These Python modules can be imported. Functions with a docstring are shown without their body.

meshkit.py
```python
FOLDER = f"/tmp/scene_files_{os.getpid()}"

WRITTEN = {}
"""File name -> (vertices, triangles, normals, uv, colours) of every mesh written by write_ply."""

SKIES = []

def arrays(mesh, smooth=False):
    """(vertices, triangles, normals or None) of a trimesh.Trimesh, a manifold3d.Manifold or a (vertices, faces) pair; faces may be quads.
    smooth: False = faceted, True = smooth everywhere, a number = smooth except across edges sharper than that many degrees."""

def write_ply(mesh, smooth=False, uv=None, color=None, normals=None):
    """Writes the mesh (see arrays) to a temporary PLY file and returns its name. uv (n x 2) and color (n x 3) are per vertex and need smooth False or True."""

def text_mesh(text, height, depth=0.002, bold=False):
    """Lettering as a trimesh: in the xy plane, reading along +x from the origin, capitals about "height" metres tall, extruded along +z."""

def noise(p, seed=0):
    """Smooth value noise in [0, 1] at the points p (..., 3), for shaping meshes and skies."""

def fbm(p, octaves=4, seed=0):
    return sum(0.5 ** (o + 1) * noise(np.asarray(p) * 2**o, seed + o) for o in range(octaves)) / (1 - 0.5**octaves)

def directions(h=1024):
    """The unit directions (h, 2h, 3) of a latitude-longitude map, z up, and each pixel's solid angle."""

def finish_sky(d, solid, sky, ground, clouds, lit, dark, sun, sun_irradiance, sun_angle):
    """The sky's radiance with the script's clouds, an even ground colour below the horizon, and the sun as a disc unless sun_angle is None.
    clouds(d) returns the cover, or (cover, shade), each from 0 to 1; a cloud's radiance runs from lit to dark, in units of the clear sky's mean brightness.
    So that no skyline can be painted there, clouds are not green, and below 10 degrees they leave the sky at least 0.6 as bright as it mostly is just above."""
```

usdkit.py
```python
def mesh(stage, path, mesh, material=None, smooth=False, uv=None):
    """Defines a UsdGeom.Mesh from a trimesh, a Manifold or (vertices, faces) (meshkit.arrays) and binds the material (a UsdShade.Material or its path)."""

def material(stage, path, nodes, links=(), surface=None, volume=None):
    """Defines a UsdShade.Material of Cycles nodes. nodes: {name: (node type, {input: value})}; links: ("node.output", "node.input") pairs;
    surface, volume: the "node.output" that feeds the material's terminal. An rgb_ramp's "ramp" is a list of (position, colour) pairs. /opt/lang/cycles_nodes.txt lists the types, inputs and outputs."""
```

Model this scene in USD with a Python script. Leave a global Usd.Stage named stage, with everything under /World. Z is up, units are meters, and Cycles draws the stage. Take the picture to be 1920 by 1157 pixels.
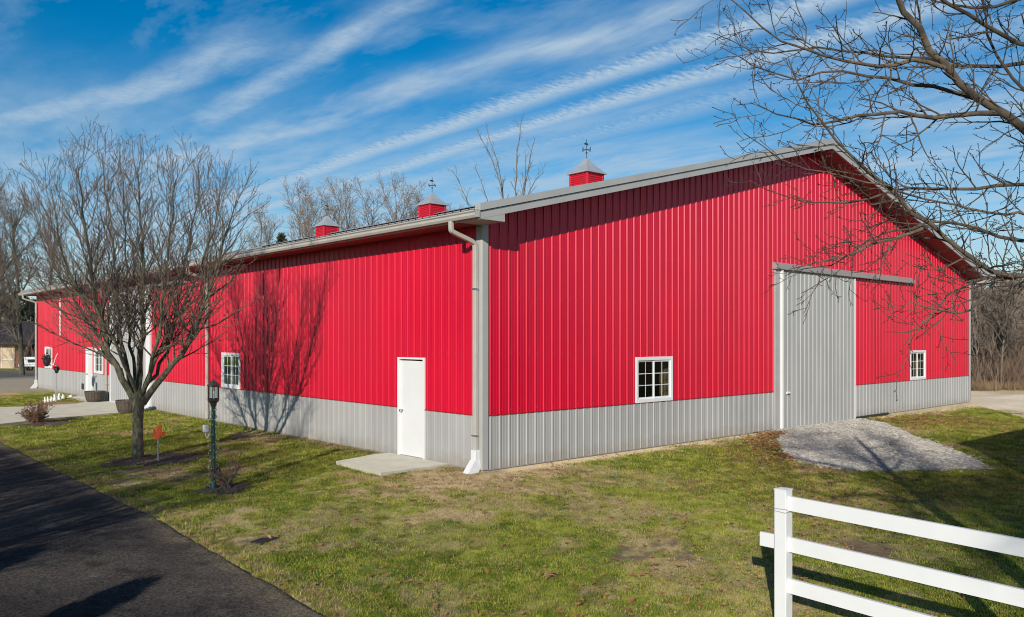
import math, random, numpy as np, trimesh, usdkit, meshkit
from pxr import Usd, UsdGeom, UsdLux, UsdShade, Gf, Sdf, Vt

stage = Usd.Stage.CreateInMemory()
UsdGeom.SetStageUpAxis(stage, UsdGeom.Tokens.z)
UsdGeom.SetStageMetersPerUnit(stage, 1.0)
world = UsdGeom.Xform.Define(stage, '/World')
stage.SetDefaultPrim(world.GetPrim())
UsdGeom.Scope.Define(stage, '/World/Looks')

# ------------------------------------------------------------------ camera, sky, sun, exposure
F, HY, YAW = 1534.68, 633.6, 0.734
CX, CY, CH = -9.614, -11.465, 2.4206
SN, CS = math.sin(YAW), math.cos(YAW)
cam = UsdGeom.Camera.Define(stage, '/World/camera')
cam.CreateHorizontalApertureAttr(36.0)
cam.CreateVerticalApertureAttr(36.0 * 617 / 1024)
cam.CreateFocalLengthAttr(36.0 * F / 1920)
cam.CreateHorizontalApertureOffsetAttr(0.0)
cam.CreateVerticalApertureOffsetAttr(36.0 * (HY - 578.5) / 1920)
cam.CreateClippingRangeAttr(Gf.Vec2f(0.1, 5000))
cam.CreateExposureAttr(-0.28)
right, fwd = np.array([CS, -SN, 0]), np.array([SN, CS, 0])
cam.AddTransformOp().Set(Gf.Matrix4d(CS, -SN, 0, 0, 0, 0, 1, 0, -SN, -CS, 0, 0, CX, CY, CH, 1))

SUN_EL, SUN_AZ = math.radians(20.7), math.radians(33.8)          # light travels along (cos az, sin az)
sd = np.array([-math.cos(SUN_AZ) * math.cos(SUN_EL), -math.sin(SUN_AZ) * math.cos(SUN_EL), math.sin(SUN_EL)])
SUN_ROT = math.atan2(sd[0], sd[1])
SKY_STRENGTH, SUN_INTENSITY = 0.052, 1.25
sun = UsdLux.DistantLight.Define(stage, '/World/sun')
sun.CreateIntensityAttr(SUN_INTENSITY); sun.CreateAngleAttr(0.53); sun.CreateNormalizeAttr(True)
sun.CreateColorAttr(Gf.Vec3f(1.0, 0.93, 0.83))
q = Gf.Rotation(Gf.Vec3d(0, 0, 1), Gf.Vec3d(*map(float, sd))).GetQuat()
sun.AddOrientOp().Set(Gf.Quatf(q))

# cirrus and old contrails: streaks laid out on a flat cloud layer (direction / height), they run along +y
def gauss_profile(bands, hi, n=128):
    u = np.linspace(0, hi, n)
    v = np.zeros(n)
    for c, w, a in bands:
        v = np.maximum(v, a * np.exp(-((u - c) / w) ** 2))
    return [(x / hi, (y, y, y)) for x, y in zip(u, v)]
sky_mat = usdkit.material(stage, '/World/Looks/sky', {
    'tc': ('texture_coordinate', {}),
    'sx': ('separate_xyz', {}),
    'zc': ('math', {'math_type': 'maximum', 'value2': 0.02}),
    'zo': ('math', {'math_type': 'add', 'value2': 0.02}),
    'u': ('math', {'math_type': 'divide'}), 'v': ('math', {'math_type': 'divide'}),
    'vec': ('combine_xyz', {}),
    'mapA': ('mapping', {'scale': (1.0, 0.35, 1)}),
    'nA': ('noise_texture', {'scale': 2.2, 'detail': 5.0, 'roughness': 0.55}),
    'wob': ('math', {'math_type': 'multiply_add', 'value2': 0.50, 'value3': -0.25}), 'sh': ('math', {'math_type': 'multiply', 'value2': 0.14}), 'us': ('math', {'math_type': 'add'}),
    'mapR': ('mapping', {'scale': (16.0, 34.0, 1), 'rotation': (0, 0, 0.5)}),
    'nR': ('noise_texture', {'scale': 1.4, 'detail': 4.0, 'roughness': 0.6}),
    'rip': ('math', {'math_type': 'multiply_add', 'value2': 0.12, 'value3': -0.06}),
    'u1': ('math', {'math_type': 'add'}), 'u3': ('math', {'math_type': 'multiply', 'value2': 1 / 6.0}),
    'wobS': ('math', {'math_type': 'multiply_add', 'value2': 0.14, 'value3': -0.07}),
    'w1': ('math', {'math_type': 'add'}), 'w2': ('math', {'math_type': 'add'}), 'w3': ('math', {'math_type': 'multiply', 'value2': 1 / 6.0}),
    'soft': ('rgb_ramp', {'ramp': gauss_profile([(2.13, .13, .82), (2.95, .2, .45), (3.75, .45, .65), (4.7, .45, .75), (5.6, .6, .6)], 6.0)}),
    'trail': ('rgb_ramp', {'ramp': gauss_profile([(2.19, .085, 1.0), (2.47, .08, 1.0), (2.75, .13, .55)], 6.0)}),
    'mapB': ('mapping', {'scale': (2.0, 0.75, 1)}),
    'nB': ('noise_texture', {'scale': 1.7, 'detail': 8.0, 'roughness': 0.62, 'distortion': 0.2}),
    'rB': ('map_range', {'from_min': 0.34, 'from_max': 0.62, 'to_min': 0.25, 'to_max': 1.15, 'clamp': True}),
    'rR': ('map_range', {'from_min': 0.3, 'from_max': 0.65, 'to_min': 0.55, 'to_max': 1.1, 'clamp': True}),
    'm1': ('math', {'math_type': 'multiply'}), 'm2': ('math', {'math_type': 'multiply'}),
    'veil': ('map_range', {'from_min': 0.44, 'from_max': 0.74, 'to_min': 0.0, 'to_max': 0.45, 'clamp': True}),
    'pa': ('math', {'math_type': 'multiply_add', 'value2': 0.264}), 'pa1': ('math', {'math_type': 'add'}), 'pa2': ('math', {'math_type': 'subtract', 'value2': 1.834}), 'pa3': ('math', {'math_type': 'absolute'}),
    'pa4': ('map_range', {'range_type': 'smoothstep', 'from_min': 0.0, 'from_max': 0.20, 'to_min': 0.66, 'to_max': 0.0}), 'paf': ('map_range', {'range_type': 'smoothstep', 'from_min': 2.1, 'from_max': 2.7, 'to_min': 0.0, 'to_max': 1.0}),
    'pb': ('math', {'math_type': 'multiply_add', 'value2': -0.064}), 'pb1': ('math', {'math_type': 'add'}), 'pb2': ('math', {'math_type': 'subtract', 'value2': 1.155}), 'pb3': ('math', {'math_type': 'absolute'}),
    'pb4': ('map_range', {'range_type': 'smoothstep', 'from_min': 0.0, 'from_max': 0.15, 'to_min': 0.68, 'to_max': 0.0}),
    'pm': ('math', {'math_type': 'multiply'}), 'px': ('math', {'math_type': 'maximum'}), 'pn': ('math', {'math_type': 'multiply'}), 'pr': ('math', {'math_type': 'multiply'}), 'rR2': ('map_range', {'from_min': 0.3, 'from_max': 0.65, 'to_min': 0.84, 'to_max': 1.05, 'clamp': True}),
    'low': ('map_range', {'range_type': 'smoothstep', 'from_min': 0.16, 'from_max': 0.34, 'to_min': 0.60, 'to_max': 0.0}), 'lown': ('math', {'math_type': 'multiply'}), 'a0': ('math', {'math_type': 'maximum'}), 'a00': ('math', {'math_type': 'maximum'}),
    'a1': ('math', {'math_type': 'maximum'}), 'a2': ('math', {'math_type': 'maximum'}),
    'fade': ('map_range', {'from_min': 0.0, 'from_max': 0.02, 'to_min': 0.0, 'to_max': 1.0, 'clamp': True}),
    'a3': ('math', {'math_type': 'multiply', 'use_clamp': True}),
    'sky': ('sky_texture', {'sky_type': 'single_scattering', 'sun_disc': False, 'sun_elevation': SUN_EL, 'sun_rotation': SUN_ROT, 'altitude': 250.0,
                            'air_density': 1.0, 'aerosol_density': 0.06, 'ozone_density': 2.0}),
    'hsv': ('hsv', {'saturation': 1.58, 'value': 2.4}),
    'mix': ('mix_color', {'b': (10.5, 13.6, 16.6)}),
    'bg': ('background_shader', {'strength': SKY_STRENGTH})},
    [('tc.generated', 'sx.vector'), ('sx.z', 'zc.value1'), ('zc.value', 'zo.value1'), ('sx.x', 'u.value1'), ('zo.value', 'u.value2'), ('sx.y', 'v.value1'), ('zo.value', 'v.value2'),
     ('u.value', 'vec.x'), ('v.value', 'vec.y'), ('vec.vector', 'mapA.vector'), ('mapA.vector', 'nA.vector'), ('nA.fac', 'wob.value1'), ('nA.fac', 'wobS.value1'),
     ('vec.vector', 'mapR.vector'), ('mapR.vector', 'nR.vector'), ('nR.fac', 'rip.value1'),
     ('v.value', 'sh.value1'), ('sh.value', 'us.value1'), ('u.value', 'us.value2'), ('us.value', 'u1.value1'), ('wob.value', 'u1.value2'), ('u1.value', 'u3.value1'),
     ('u.value', 'w1.value1'), ('wobS.value', 'w1.value2'), ('w1.value', 'w2.value1'), ('rip.value', 'w2.value2'), ('w2.value', 'w3.value1'),
     ('u3.value', 'soft.fac'), ('w3.value', 'trail.fac'), ('vec.vector', 'mapB.vector'), ('mapB.vector', 'nB.vector'), ('nB.fac', 'rB.value'), ('nR.fac', 'rR.value'),
     ('soft.color', 'm1.value1'), ('rB.result', 'm1.value2'), ('trail.color', 'm2.value1'), ('rR.result', 'm2.value2'), ('nB.fac', 'veil.value'),
     ('v.value', 'pa.value1'), ('u.value', 'pa.value3'), ('pa.value', 'pa1.value1'), ('wob.value', 'pa1.value2'), ('pa1.value', 'pa2.value1'), ('pa2.value', 'pa3.value1'), ('pa3.value', 'pa4.value'), ('v.value', 'paf.value'),
     ('v.value', 'pb.value1'), ('u.value', 'pb.value3'), ('pb.value', 'pb1.value1'), ('wob.value', 'pb1.value2'), ('pb1.value', 'pb2.value1'), ('pb2.value', 'pb3.value1'), ('pb3.value', 'pb4.value'),
     ('pa4.result', 'pm.value1'), ('paf.result', 'pm.value2'), ('pm.value', 'px.value1'), ('pb4.result', 'px.value2'), ('px.value', 'pr.value1'), ('rR2.result', 'pr.value2'), ('nR.fac', 'rR2.value'), ('pr.value', 'pn.value1'), ('rB.result', 'pn.value2'),
     ('sx.z', 'low.value'), ('low.result', 'lown.value1'), ('rB.result', 'lown.value2'), ('m1.value', 'a0.value1'), ('pn.value', 'a0.value2'), ('a0.value', 'a00.value1'), ('lown.value', 'a00.value2'),
     ('a00.value', 'a1.value1'), ('m2.value', 'a1.value2'), ('a1.value', 'a2.value1'), ('veil.result', 'a2.value2'), ('sx.z', 'fade.value'), ('a2.value', 'a3.value1'), ('fade.result', 'a3.value2'),
     ('sky.color', 'hsv.color'), ('hsv.color', 'mix.a'), ('a3.value', 'mix.fac'), ('mix.result', 'bg.color')], surface='bg.background')
dome = UsdLux.DomeLight.Define(stage, '/World/sky')
UsdShade.MaterialBindingAPI.Apply(dome.GetPrim()).Bind(sky_mat)
dome.GetPrim().SetCustomDataByKey('kind', 'structure')

# ------------------------------------------------------------------ helpers: names, tags, meshes
def numbered(path):
    if not stage.GetPrimAtPath(path): return path
    k = 1
    while stage.GetPrimAtPath(f'{path}_{k:03d}'): k += 1
    return f'{path}_{k:03d}'
def tag(p, label=None, cat=None, group=None, kind=None):
    p = p.GetPrim() if hasattr(p, 'GetPrim') else p
    for k, v in (('label', label), ('category', cat), ('group', group), ('kind', kind)):
        if v: p.SetCustomDataByKey(k, v)
    return p
def ppath(parent):
    if parent is None: return '/World'
    return str(parent.GetPath())
def obj(name, mesh, m, parent=None, smooth=False, label=None, kind=None):
    if isinstance(mesh, MB): mesh = mesh.arr()
    o = usdkit.mesh(stage, numbered(ppath(parent) + '/' + name), mesh, m, smooth).GetPrim()
    if label or kind: tag(o, label, None, None, kind)
    return o
def thing(name, label, cat, loc=(0, 0, 0), rz=0, group=None):
    x = UsdGeom.Xform.Define(stage, numbered('/World/' + name))
    x.AddTranslateOp().Set(Gf.Vec3d(*map(float, loc))); x.AddRotateZOp().Set(float(rz))
    return tag(x, label, cat, group)
def dup(root, loc, rz, label, group=None, scale=1.0):
    name = root.GetName()
    x = UsdGeom.Xform.Define(stage, numbered('/World/' + name))
    x.GetPrim().GetReferences().AddInternalReference(root.GetPath())
    x.GetPrim().SetInstanceable(True)
    x.ClearXformOpOrder()
    x.AddTranslateOp().Set(Gf.Vec3d(*map(float, loc))); x.AddRotateZOp().Set(float(rz))
    if scale != 1.0: x.AddScaleOp().Set(Gf.Vec3f(scale, scale, scale))
    return tag(x, label, root.GetCustomDataByKey('category'), group or root.GetCustomDataByKey('group'))

class MB:
    def __init__(self): self.v, self.f, self.n = [], [], 0
    def add(self, v, f):
        v = np.asarray(v, float); f = np.asarray(f, int)
        if f.shape[1] == 4: f = np.vstack([f[:, [0, 1, 2]], f[:, [0, 2, 3]]])
        self.v.append(v); self.f.append(f + self.n); self.n += len(v); return self
    def mesh(self, m): return self.add(m.vertices, m.faces)
    def box(self, a, b, ch=0.0):
        a, b = np.minimum(a, b), np.maximum(a, b)
        if ch <= 0:
            v = np.array([[x, y, z] for x in (a[0], b[0]) for y in (a[1], b[1]) for z in (a[2], b[2])])
            return self.add(v, [[0, 1, 3, 2], [4, 6, 7, 5], [0, 4, 5, 1], [2, 3, 7, 6], [0, 2, 6, 4], [1, 5, 7, 3]])
        ch = min(ch, *(0.45 * (b - a)))
        pts = []
        for s in np.ndindex(2, 2, 2):
            p = np.where(np.array(s) == 0, a, b); d = np.where(np.array(s) == 0, 1, -1) * ch
            for k in range(3):
                e = d.copy(); e[k] = 0; pts.append(p + e)
        return self.mesh(trimesh.convex.convex_hull(np.array(pts)))
    def hull(self, pts): return self.mesh(trimesh.convex.convex_hull(np.asarray(pts, float)))
    def tube(self, pts, r, sides=8, caps=True):
        v, f = tubes([np.asarray(pts, float)], [np.broadcast_to(np.asarray(r, float), (len(pts),))], sides, caps); return self.add(v, f)
    def lathe(self, prof, sides=24, c=(0, 0, 0)):
        prof = np.asarray(prof, float); n = len(prof); a = np.arange(sides) / sides * 2 * np.pi
        v = np.stack([prof[:, 0, None] * np.cos(a), prof[:, 0, None] * np.sin(a), np.broadcast_to(prof[:, 1, None], (n, sides))], -1).reshape(-1, 3) + np.asarray(c, float)
        i, j = np.meshgrid(np.arange(n - 1), np.arange(sides), indexing='ij'); i, j = i.ravel(), j.ravel(); k = (j + 1) % sides
        return self.add(v, np.stack([i * sides + j, i * sides + k, (i + 1) * sides + k, (i + 1) * sides + j], 1))
    def prism(self, poly, axis, a, b):
        """poly: convex points in the two other axes (in x,y,z order), extruded along axis from a to b."""
        pts = []
        for t in (a, b):
            for p in poly: q_ = list(p); q_.insert(axis, t); pts.append(q_)
        return self.hull(pts)
    def arr(self): return np.vstack(self.v), np.vstack(self.f)

def tubes(polys, radii, sides=4, caps=False):
    """All polylines as tapered tubes, vectorised over those with the same number of points."""
    V, Fs, n0 = [], [], 0
    groups = {}
    for i, p in enumerate(polys): groups.setdefault(len(p), []).append(i)
    ang = np.arange(sides) / sides * 2 * np.pi
    for n, idx in groups.items():
        P = np.stack([polys[i] for i in idx]); R = np.stack([radii[i] for i in idx]); B = len(idx)
        T = np.gradient(P, axis=1); T /= np.maximum(np.linalg.norm(T, axis=-1, keepdims=True), 1e-12)
        k = np.argmin(np.abs(T.mean(1)), axis=1); ref = np.eye(3)[k][:, None, :]
        U = np.cross(T, ref); U /= np.maximum(np.linalg.norm(U, axis=-1, keepdims=True), 1e-12); W = np.cross(T, U)
        ring = P[:, :, None] + R[:, :, None, None] * (U[:, :, None] * np.cos(ang)[:, None] + W[:, :, None] * np.sin(ang)[:, None])
        V.append(ring.reshape(-1, 3))
        b, i, j = np.meshgrid(np.arange(B), np.arange(n - 1), np.arange(sides), indexing='ij')
        b, i, j = b.ravel(), i.ravel(), j.ravel(); j2 = (j + 1) % sides; o = n0 + b * n * sides
        a0, a1, a2, a3 = o + i * sides + j, o + i * sides + j2, o + (i + 1) * sides + j2, o + (i + 1) * sides + j
        Fs += [np.stack([a0, a1, a2], 1), np.stack([a0, a2, a3], 1)]
        if caps:
            for bb in range(B):
                for end in (0, n - 1):
                    s0 = n0 + bb * n * sides + end * sides
                    Fs.append(np.array([[s0, s0 + t, s0 + t + 1] if end else [s0, s0 + t + 1, s0 + t] for t in range(1, sides - 1)]))
        n0 += B * n * sides
    return np.vstack(V), np.vstack(Fs)

# ------------------------------------------------------------------ materials
M = {}
def mat(name, color, rough=0.5, var=0.0, vscale=3.0, metallic=0.0, bump=0.0, bscale=40.0, spec=None, coord='pos', c2=None, lo=0.35, hi=0.65, coat=0.0, detail=5.0, stretch=(1, 1, 1), rand=0.0, ior=1.5, dirt=False):
    color = np.array(color, float)
    nodes = {'p': ('principled_bsdf', {'base_color': tuple(color), 'roughness': rough, 'metallic': metallic, 'ior': ior, 'diffuse_roughness': 1.0 if rough >= 0.85 else 0.0})}
    links = []
    if coat: nodes['p'][1].update({'coat_weight': coat, 'coat_roughness': 0.15})
    nodes['g'] = ('geometry', {}); nodes['map'] = ('mapping', {'scale': stretch}); links.append(('g.position', 'map.vector'))
    if var or c2 is not None:
        cc = np.array(c2 if c2 is not None else color * (1 - var), float)
        ca = color if c2 is not None else np.minimum(color * (1 + var), 0.95)
        nodes['n'] = ('noise_texture', {'scale': vscale, 'detail': detail, 'roughness': 0.6})
        nodes['r'] = ('rgb_ramp', {'ramp': [(lo, tuple(cc)), (hi, tuple(ca))]})
        links += [('map.vector', 'n.vector'), ('n.fac', 'r.fac')]
        src = 'r.color'
        if rand:
            nodes['oi'] = ('object_info', {}); nodes['rr'] = ('map_range', {'to_min': 1 - rand, 'to_max': 1 + rand}); nodes['cx'] = ('combine_xyz', {})
            nodes['mm'] = ('mix_color', {'blend_type': 'multiply', 'fac': 1.0})
            links += [('oi.random', 'rr.value'), ('rr.result', 'cx.x'), ('rr.result', 'cx.y'), ('rr.result', 'cx.z'), (src, 'mm.a'), ('cx.vector', 'mm.b')]; src = 'mm.result'
        if dirt:                                                   # rain-splashed soil along the foot of the wall
            nodes['sz'] = ('separate_xyz', {}); nodes['dn'] = ('noise_texture', {'scale': 3.5, 'detail': 6.0, 'roughness': 0.7})
            nodes['dz'] = ('math', {'math_type': 'multiply_add', 'value2': -0.55, 'value3': 0.36}); nodes['dh'] = ('math', {'math_type': 'add'}); nodes['df'] = ('map_range', {'from_min': 0.02, 'from_max': 0.42, 'to_min': 0.0, 'to_max': 0.6})
            nodes['dk'] = ('math', {'math_type': 'subtract'}); nodes['dm'] = ('mix_color', {'b': (0.25, 0.19, 0.125)})
            links += [('g.position', 'sz.vector'), ('g.position', 'dn.vector'), ('dn.fac', 'dz.value1'), ('dz.value', 'dh.value1'), ('sz.z', 'dk.value2'), ('dh.value', 'dk.value1'), ('dk.value', 'df.value'), ('df.result', 'dm.fac'), (src, 'dm.a')]
            nodes['dh'][1]['value2'] = 0.20; src = 'dm.result'
        links.append((src, 'p.base_color'))
    if bump:
        nodes['bn'] = ('noise_texture', {'scale': bscale, 'detail': 4.0, 'roughness': 0.6}); nodes['b'] = ('bump', {'strength': 1.0, 'distance': bump})
        links += [('map.vector', 'bn.vector'), ('bn.fac', 'b.height'), ('b.normal', 'p.normal')]
    M[name] = usdkit.material(stage, '/World/Looks/' + name, nodes, links, surface='p.BSDF')
    return M[name]

mat('red_steel', (0.64, 0.001, 0.031), 0.37, 0.06, 1.2, bump=0.002, bscale=2.5, ior=1.48, rand=0.035, stretch=(1, 1, .35))
mat('screw_red', (0.62, 0.10, 0.12), 0.3, metallic=0.2)
mat('red_louver', (0.60, 0.012, 0.030), 0.5, 0.06, 3)
mat('gray_steel', (0.405, 0.40, 0.385), 0.40, dirt=True, var=0.07, vscale=1.2, bump=0.002, bscale=2.5, rand=0.03, stretch=(1, 1, .35))
mat('gray_door', (0.405, 0.40, 0.385), 0.40, 0.07, 1.2, bump=0.003, bscale=2.5, rand=0.03, stretch=(1, 1, .35))
mat('trim_gray', (0.42, 0.415, 0.395), 0.42, 0.05, 2.0)
mat('trim_dark', (0.33, 0.315, 0.30), 0.45, 0.06, 2.0)
mat('trim_red', (0.40, 0.010, 0.025), 0.4, 0.05, 2.0)
mat('gutter_tan', (0.50, 0.47, 0.42), 0.42, 0.07, 2.5)
mat('soffit', (0.20, 0.075, 0.065), 0.6, 0.05, 1.0)
mat('roof_steel', (0.36, 0.35, 0.34), 0.4, 0.06, 1.0)
mat('dark_gap', (0.02, 0.018, 0.018), 0.8)
mat('white_paint', (0.80, 0.80, 0.78), 0.45, 0.025, 1.5)
mat('white_vinyl', (0.82, 0.82, 0.81), 0.38, 0.02, 4.0)
mat('white_pvc', (0.80, 0.80, 0.79), 0.35, 0.04, 6.0)
mat('muntin_white', (0.74, 0.75, 0.74), 0.4)
mat('foundation', (0.42, 0.34, 0.23), 0.85, c2=(0.30, 0.24, 0.16), vscale=2.0, bump=0.004)
mat('slab', (0.35, 0.33, 0.30), 0.85, 0.1, 1.0)
mat('chrome', (0.70, 0.68, 0.65), 0.22, metallic=1.0)
mat('zinc', (0.55, 0.56, 0.57), 0.45, metallic=0.9)
mat('galv_roof', (0.50, 0.51, 0.52), 0.42, 0.08, 3.0, metallic=0.3)
mat('black_iron', (0.025, 0.028, 0.035), 0.5)
mat('post_green', (0.012, 0.055, 0.045), 0.4, 0.1, 8.0)
mat('bronze', (0.06, 0.045, 0.035), 0.45, 0.2, 10.0)
mat('wood_interior', (0.52, 0.37, 0.19), 0.7, 0.15, 2.0, stretch=(8, 8, 0.5))
mat('orange', (0.85, 0.10, 0.012), 0.5, 0.1, 12)
mat('stake', (0.42, 0.40, 0.37), 0.6, 0.1, 12)
mat('concrete', (0.45, 0.43, 0.35), 0.92, ior=1.2, c2=(0.37, 0.355, 0.285), vscale=2.2, bump=0.002, bscale=90)
mat('barrel_wood', (0.105, 0.080, 0.060), 0.75, 0.25, 4.0, stretch=(6, 6, 0.6))
mat('barrel_band', (0.07, 0.062, 0.055), 0.5, 0.2, 8.0)
mat('soil', (0.045, 0.032, 0.024), 0.95, 0.3, 20, bump=0.01)
mat('mulch', (0.13, 0.098, 0.072), 0.95, c2=(0.055, 0.042, 0.032), vscale=18, bump=0.02, bscale=50)
mat('mulch_tan', (0.30, 0.20, 0.10), 0.95, c2=(0.16, 0.10, 0.05), vscale=14, bump=0.02, bscale=50)
mat('leaf_brown', (0.27, 0.125, 0.055), 0.9, 0.5, 9.0)
mat('leaf_tan', (0.42, 0.26, 0.12), 0.7, 0.35, 9.0)
mat('leaf_rust', (0.16, 0.055, 0.032), 0.7, 0.4, 9.0)
mat('bark', (0.19, 0.175, 0.11), 0.9, c2=(0.07, 0.065, 0.042), vscale=16, bump=0.012, bscale=34, lo=0.42, hi=0.62, stretch=(1, 1, .45))
mat('bark_light', (0.165, 0.128, 0.090), 0.85, c2=(0.060, 0.048, 0.038), vscale=9, bump=0.004, bscale=60)
mat('twig', (0.055, 0.042, 0.032), 0.85, 0.3, 5.0)
mat('twig_red', (0.15, 0.108, 0.086), 0.85, 0.35, 5.0)
mat('far_bark', (0.24, 0.20, 0.155), 0.9, c2=(0.12, 0.10, 0.08), vscale=1.5, rand=0.25)
mat('far_twig', (0.23, 0.18, 0.14), 0.9, 0.3, 0.6, rand=0.25)
mat('pale_bark', (0.30, 0.26, 0.205), 0.9, c2=(0.15, 0.13, 0.10), vscale=1.5, rand=0.2)
mat('brush_red', (0.24, 0.165, 0.115), 0.9, 0.35, 0.7)
mat('brush_tan', (0.26, 0.18, 0.10), 0.9, 0.35, 0.7)
mat('cedar', (0.050, 0.068, 0.026), 0.8, c2=(0.085, 0.070, 0.028), vscale=2.2)
mat('arbor', (0.03, 0.06, 0.022), 0.8, 0.3, 4)
mat('siding_beige', (0.62, 0.50, 0.34), 0.8, 0.05, 1)
mat('brick_far', (0.26, 0.11, 0.065), 0.9, 0.25, 6)
mat('roof_dark', (0.030, 0.027, 0.027), 0.8, 0.3, 3)
mat('car_white', (0.80, 0.81, 0.82), 0.25, 0.02, 1, coat=0.6)
mat('car_dark', (0.02, 0.022, 0.025), 0.2)
mat('rubber', (0.02, 0.02, 0.02), 0.8)
mat('lamp_red', (0.5, 0.02, 0.02), 0.3)
mat('shed_wall', (0.30, 0.28, 0.25), 0.8, 0.05, 1)
mat('bulb_clear', (0.75, 0.78, 0.76), 0.1)
mat('wire_green', (0.015, 0.06, 0.03), 0.5)
M['glass'] = usdkit.material(stage, '/World/Looks/glass', {
    't': ('transparent_bsdf', {'color': (0.80, 0.86, 0.85)}), 'g': ('glossy_bsdf', {'color': (0.45, 0.55, 0.52), 'roughness': 0.02}), 'f': ('fresnel', {'IOR': 1.5}), 'm': ('mix_closure', {}),
    'k': ('math', {'math_type': 'multiply_add', 'value2': 0.7, 'value3': 0.01})},
    [('f.fac', 'k.value1'), ('k.value', 'm.fac'), ('t.BSDF', 'm.closure1'), ('g.BSDF', 'm.closure2')], surface='m.closure')

# ground: colours come from the mesh (what grows where), grain from noise
def ground_mat(name, attr, grain_scale, bump_d, amount, rough=0.95, speck=None, lo=0.3, hi=0.7):
    nodes = {'a': ('attribute', {'attribute': attr}), 'g': ('geometry', {}), 'n': ('noise_texture', {'scale': grain_scale, 'detail': 6.0, 'roughness': 0.75}),
             'r': ('map_range', {'from_min': lo, 'from_max': hi, 'to_min': 1 - amount, 'to_max': 1 + amount}), 'cx': ('combine_xyz', {}),
             'm': ('mix_color', {'blend_type': 'multiply', 'fac': 1.0}), 'b': ('bump', {'strength': 1.0, 'distance': bump_d}), 'p': ('principled_bsdf', {'roughness': rough, 'ior': 1.15, 'diffuse_roughness': 1.0})}
    links = [('g.position', 'n.vector'), ('n.fac', 'r.value'), ('r.result', 'cx.x'), ('r.result', 'cx.y'), ('r.result', 'cx.z'), ('a.color', 'm.a'), ('cx.vector', 'm.b'),
             ('m.result', 'p.base_color'), ('n.fac', 'b.height'), ('b.normal', 'p.normal')]
    if speck:
        nodes['v'] = ('voronoi_texture', {'scale': speck[0], 'feature': 'f1'}); nodes['sv'] = ('separate_xyz', {})
        nodes['vr'] = ('map_range', {'from_min': 0.0, 'from_max': 1.0, 'to_min': 1 - speck[1], 'to_max': 1 + speck[1]}); nodes['vc'] = ('combine_xyz', {}); nodes['m2'] = ('mix_color', {'blend_type': 'multiply', 'fac': 1.0})
        links.remove(('m.result', 'p.base_color'))
        links += [('g.position', 'v.vector'), ('v.color', 'sv.vector'), ('sv.x', 'vr.value'), ('vr.result', 'vc.x'), ('vr.result', 'vc.y'), ('vr.result', 'vc.z'), ('m.result', 'm2.a'), ('vc.vector', 'm2.b'), ('m2.result', 'p.base_color')]
    M[name] = usdkit.material(stage, '/World/Looks/' + name, nodes, links, surface='p.BSDF')
ground_mat('lawn', 'displayColor', 22.0, 0.03, 0.45)
ground_mat('asphalt', 'displayColor', 28.0, 0.010, 0.38, 0.95, speck=(60.0, 0.48))
ground_mat('gravel', 'displayColor', 30.0, 0.02, 0.30, 0.95, speck=(45.0, 0.45))

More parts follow.
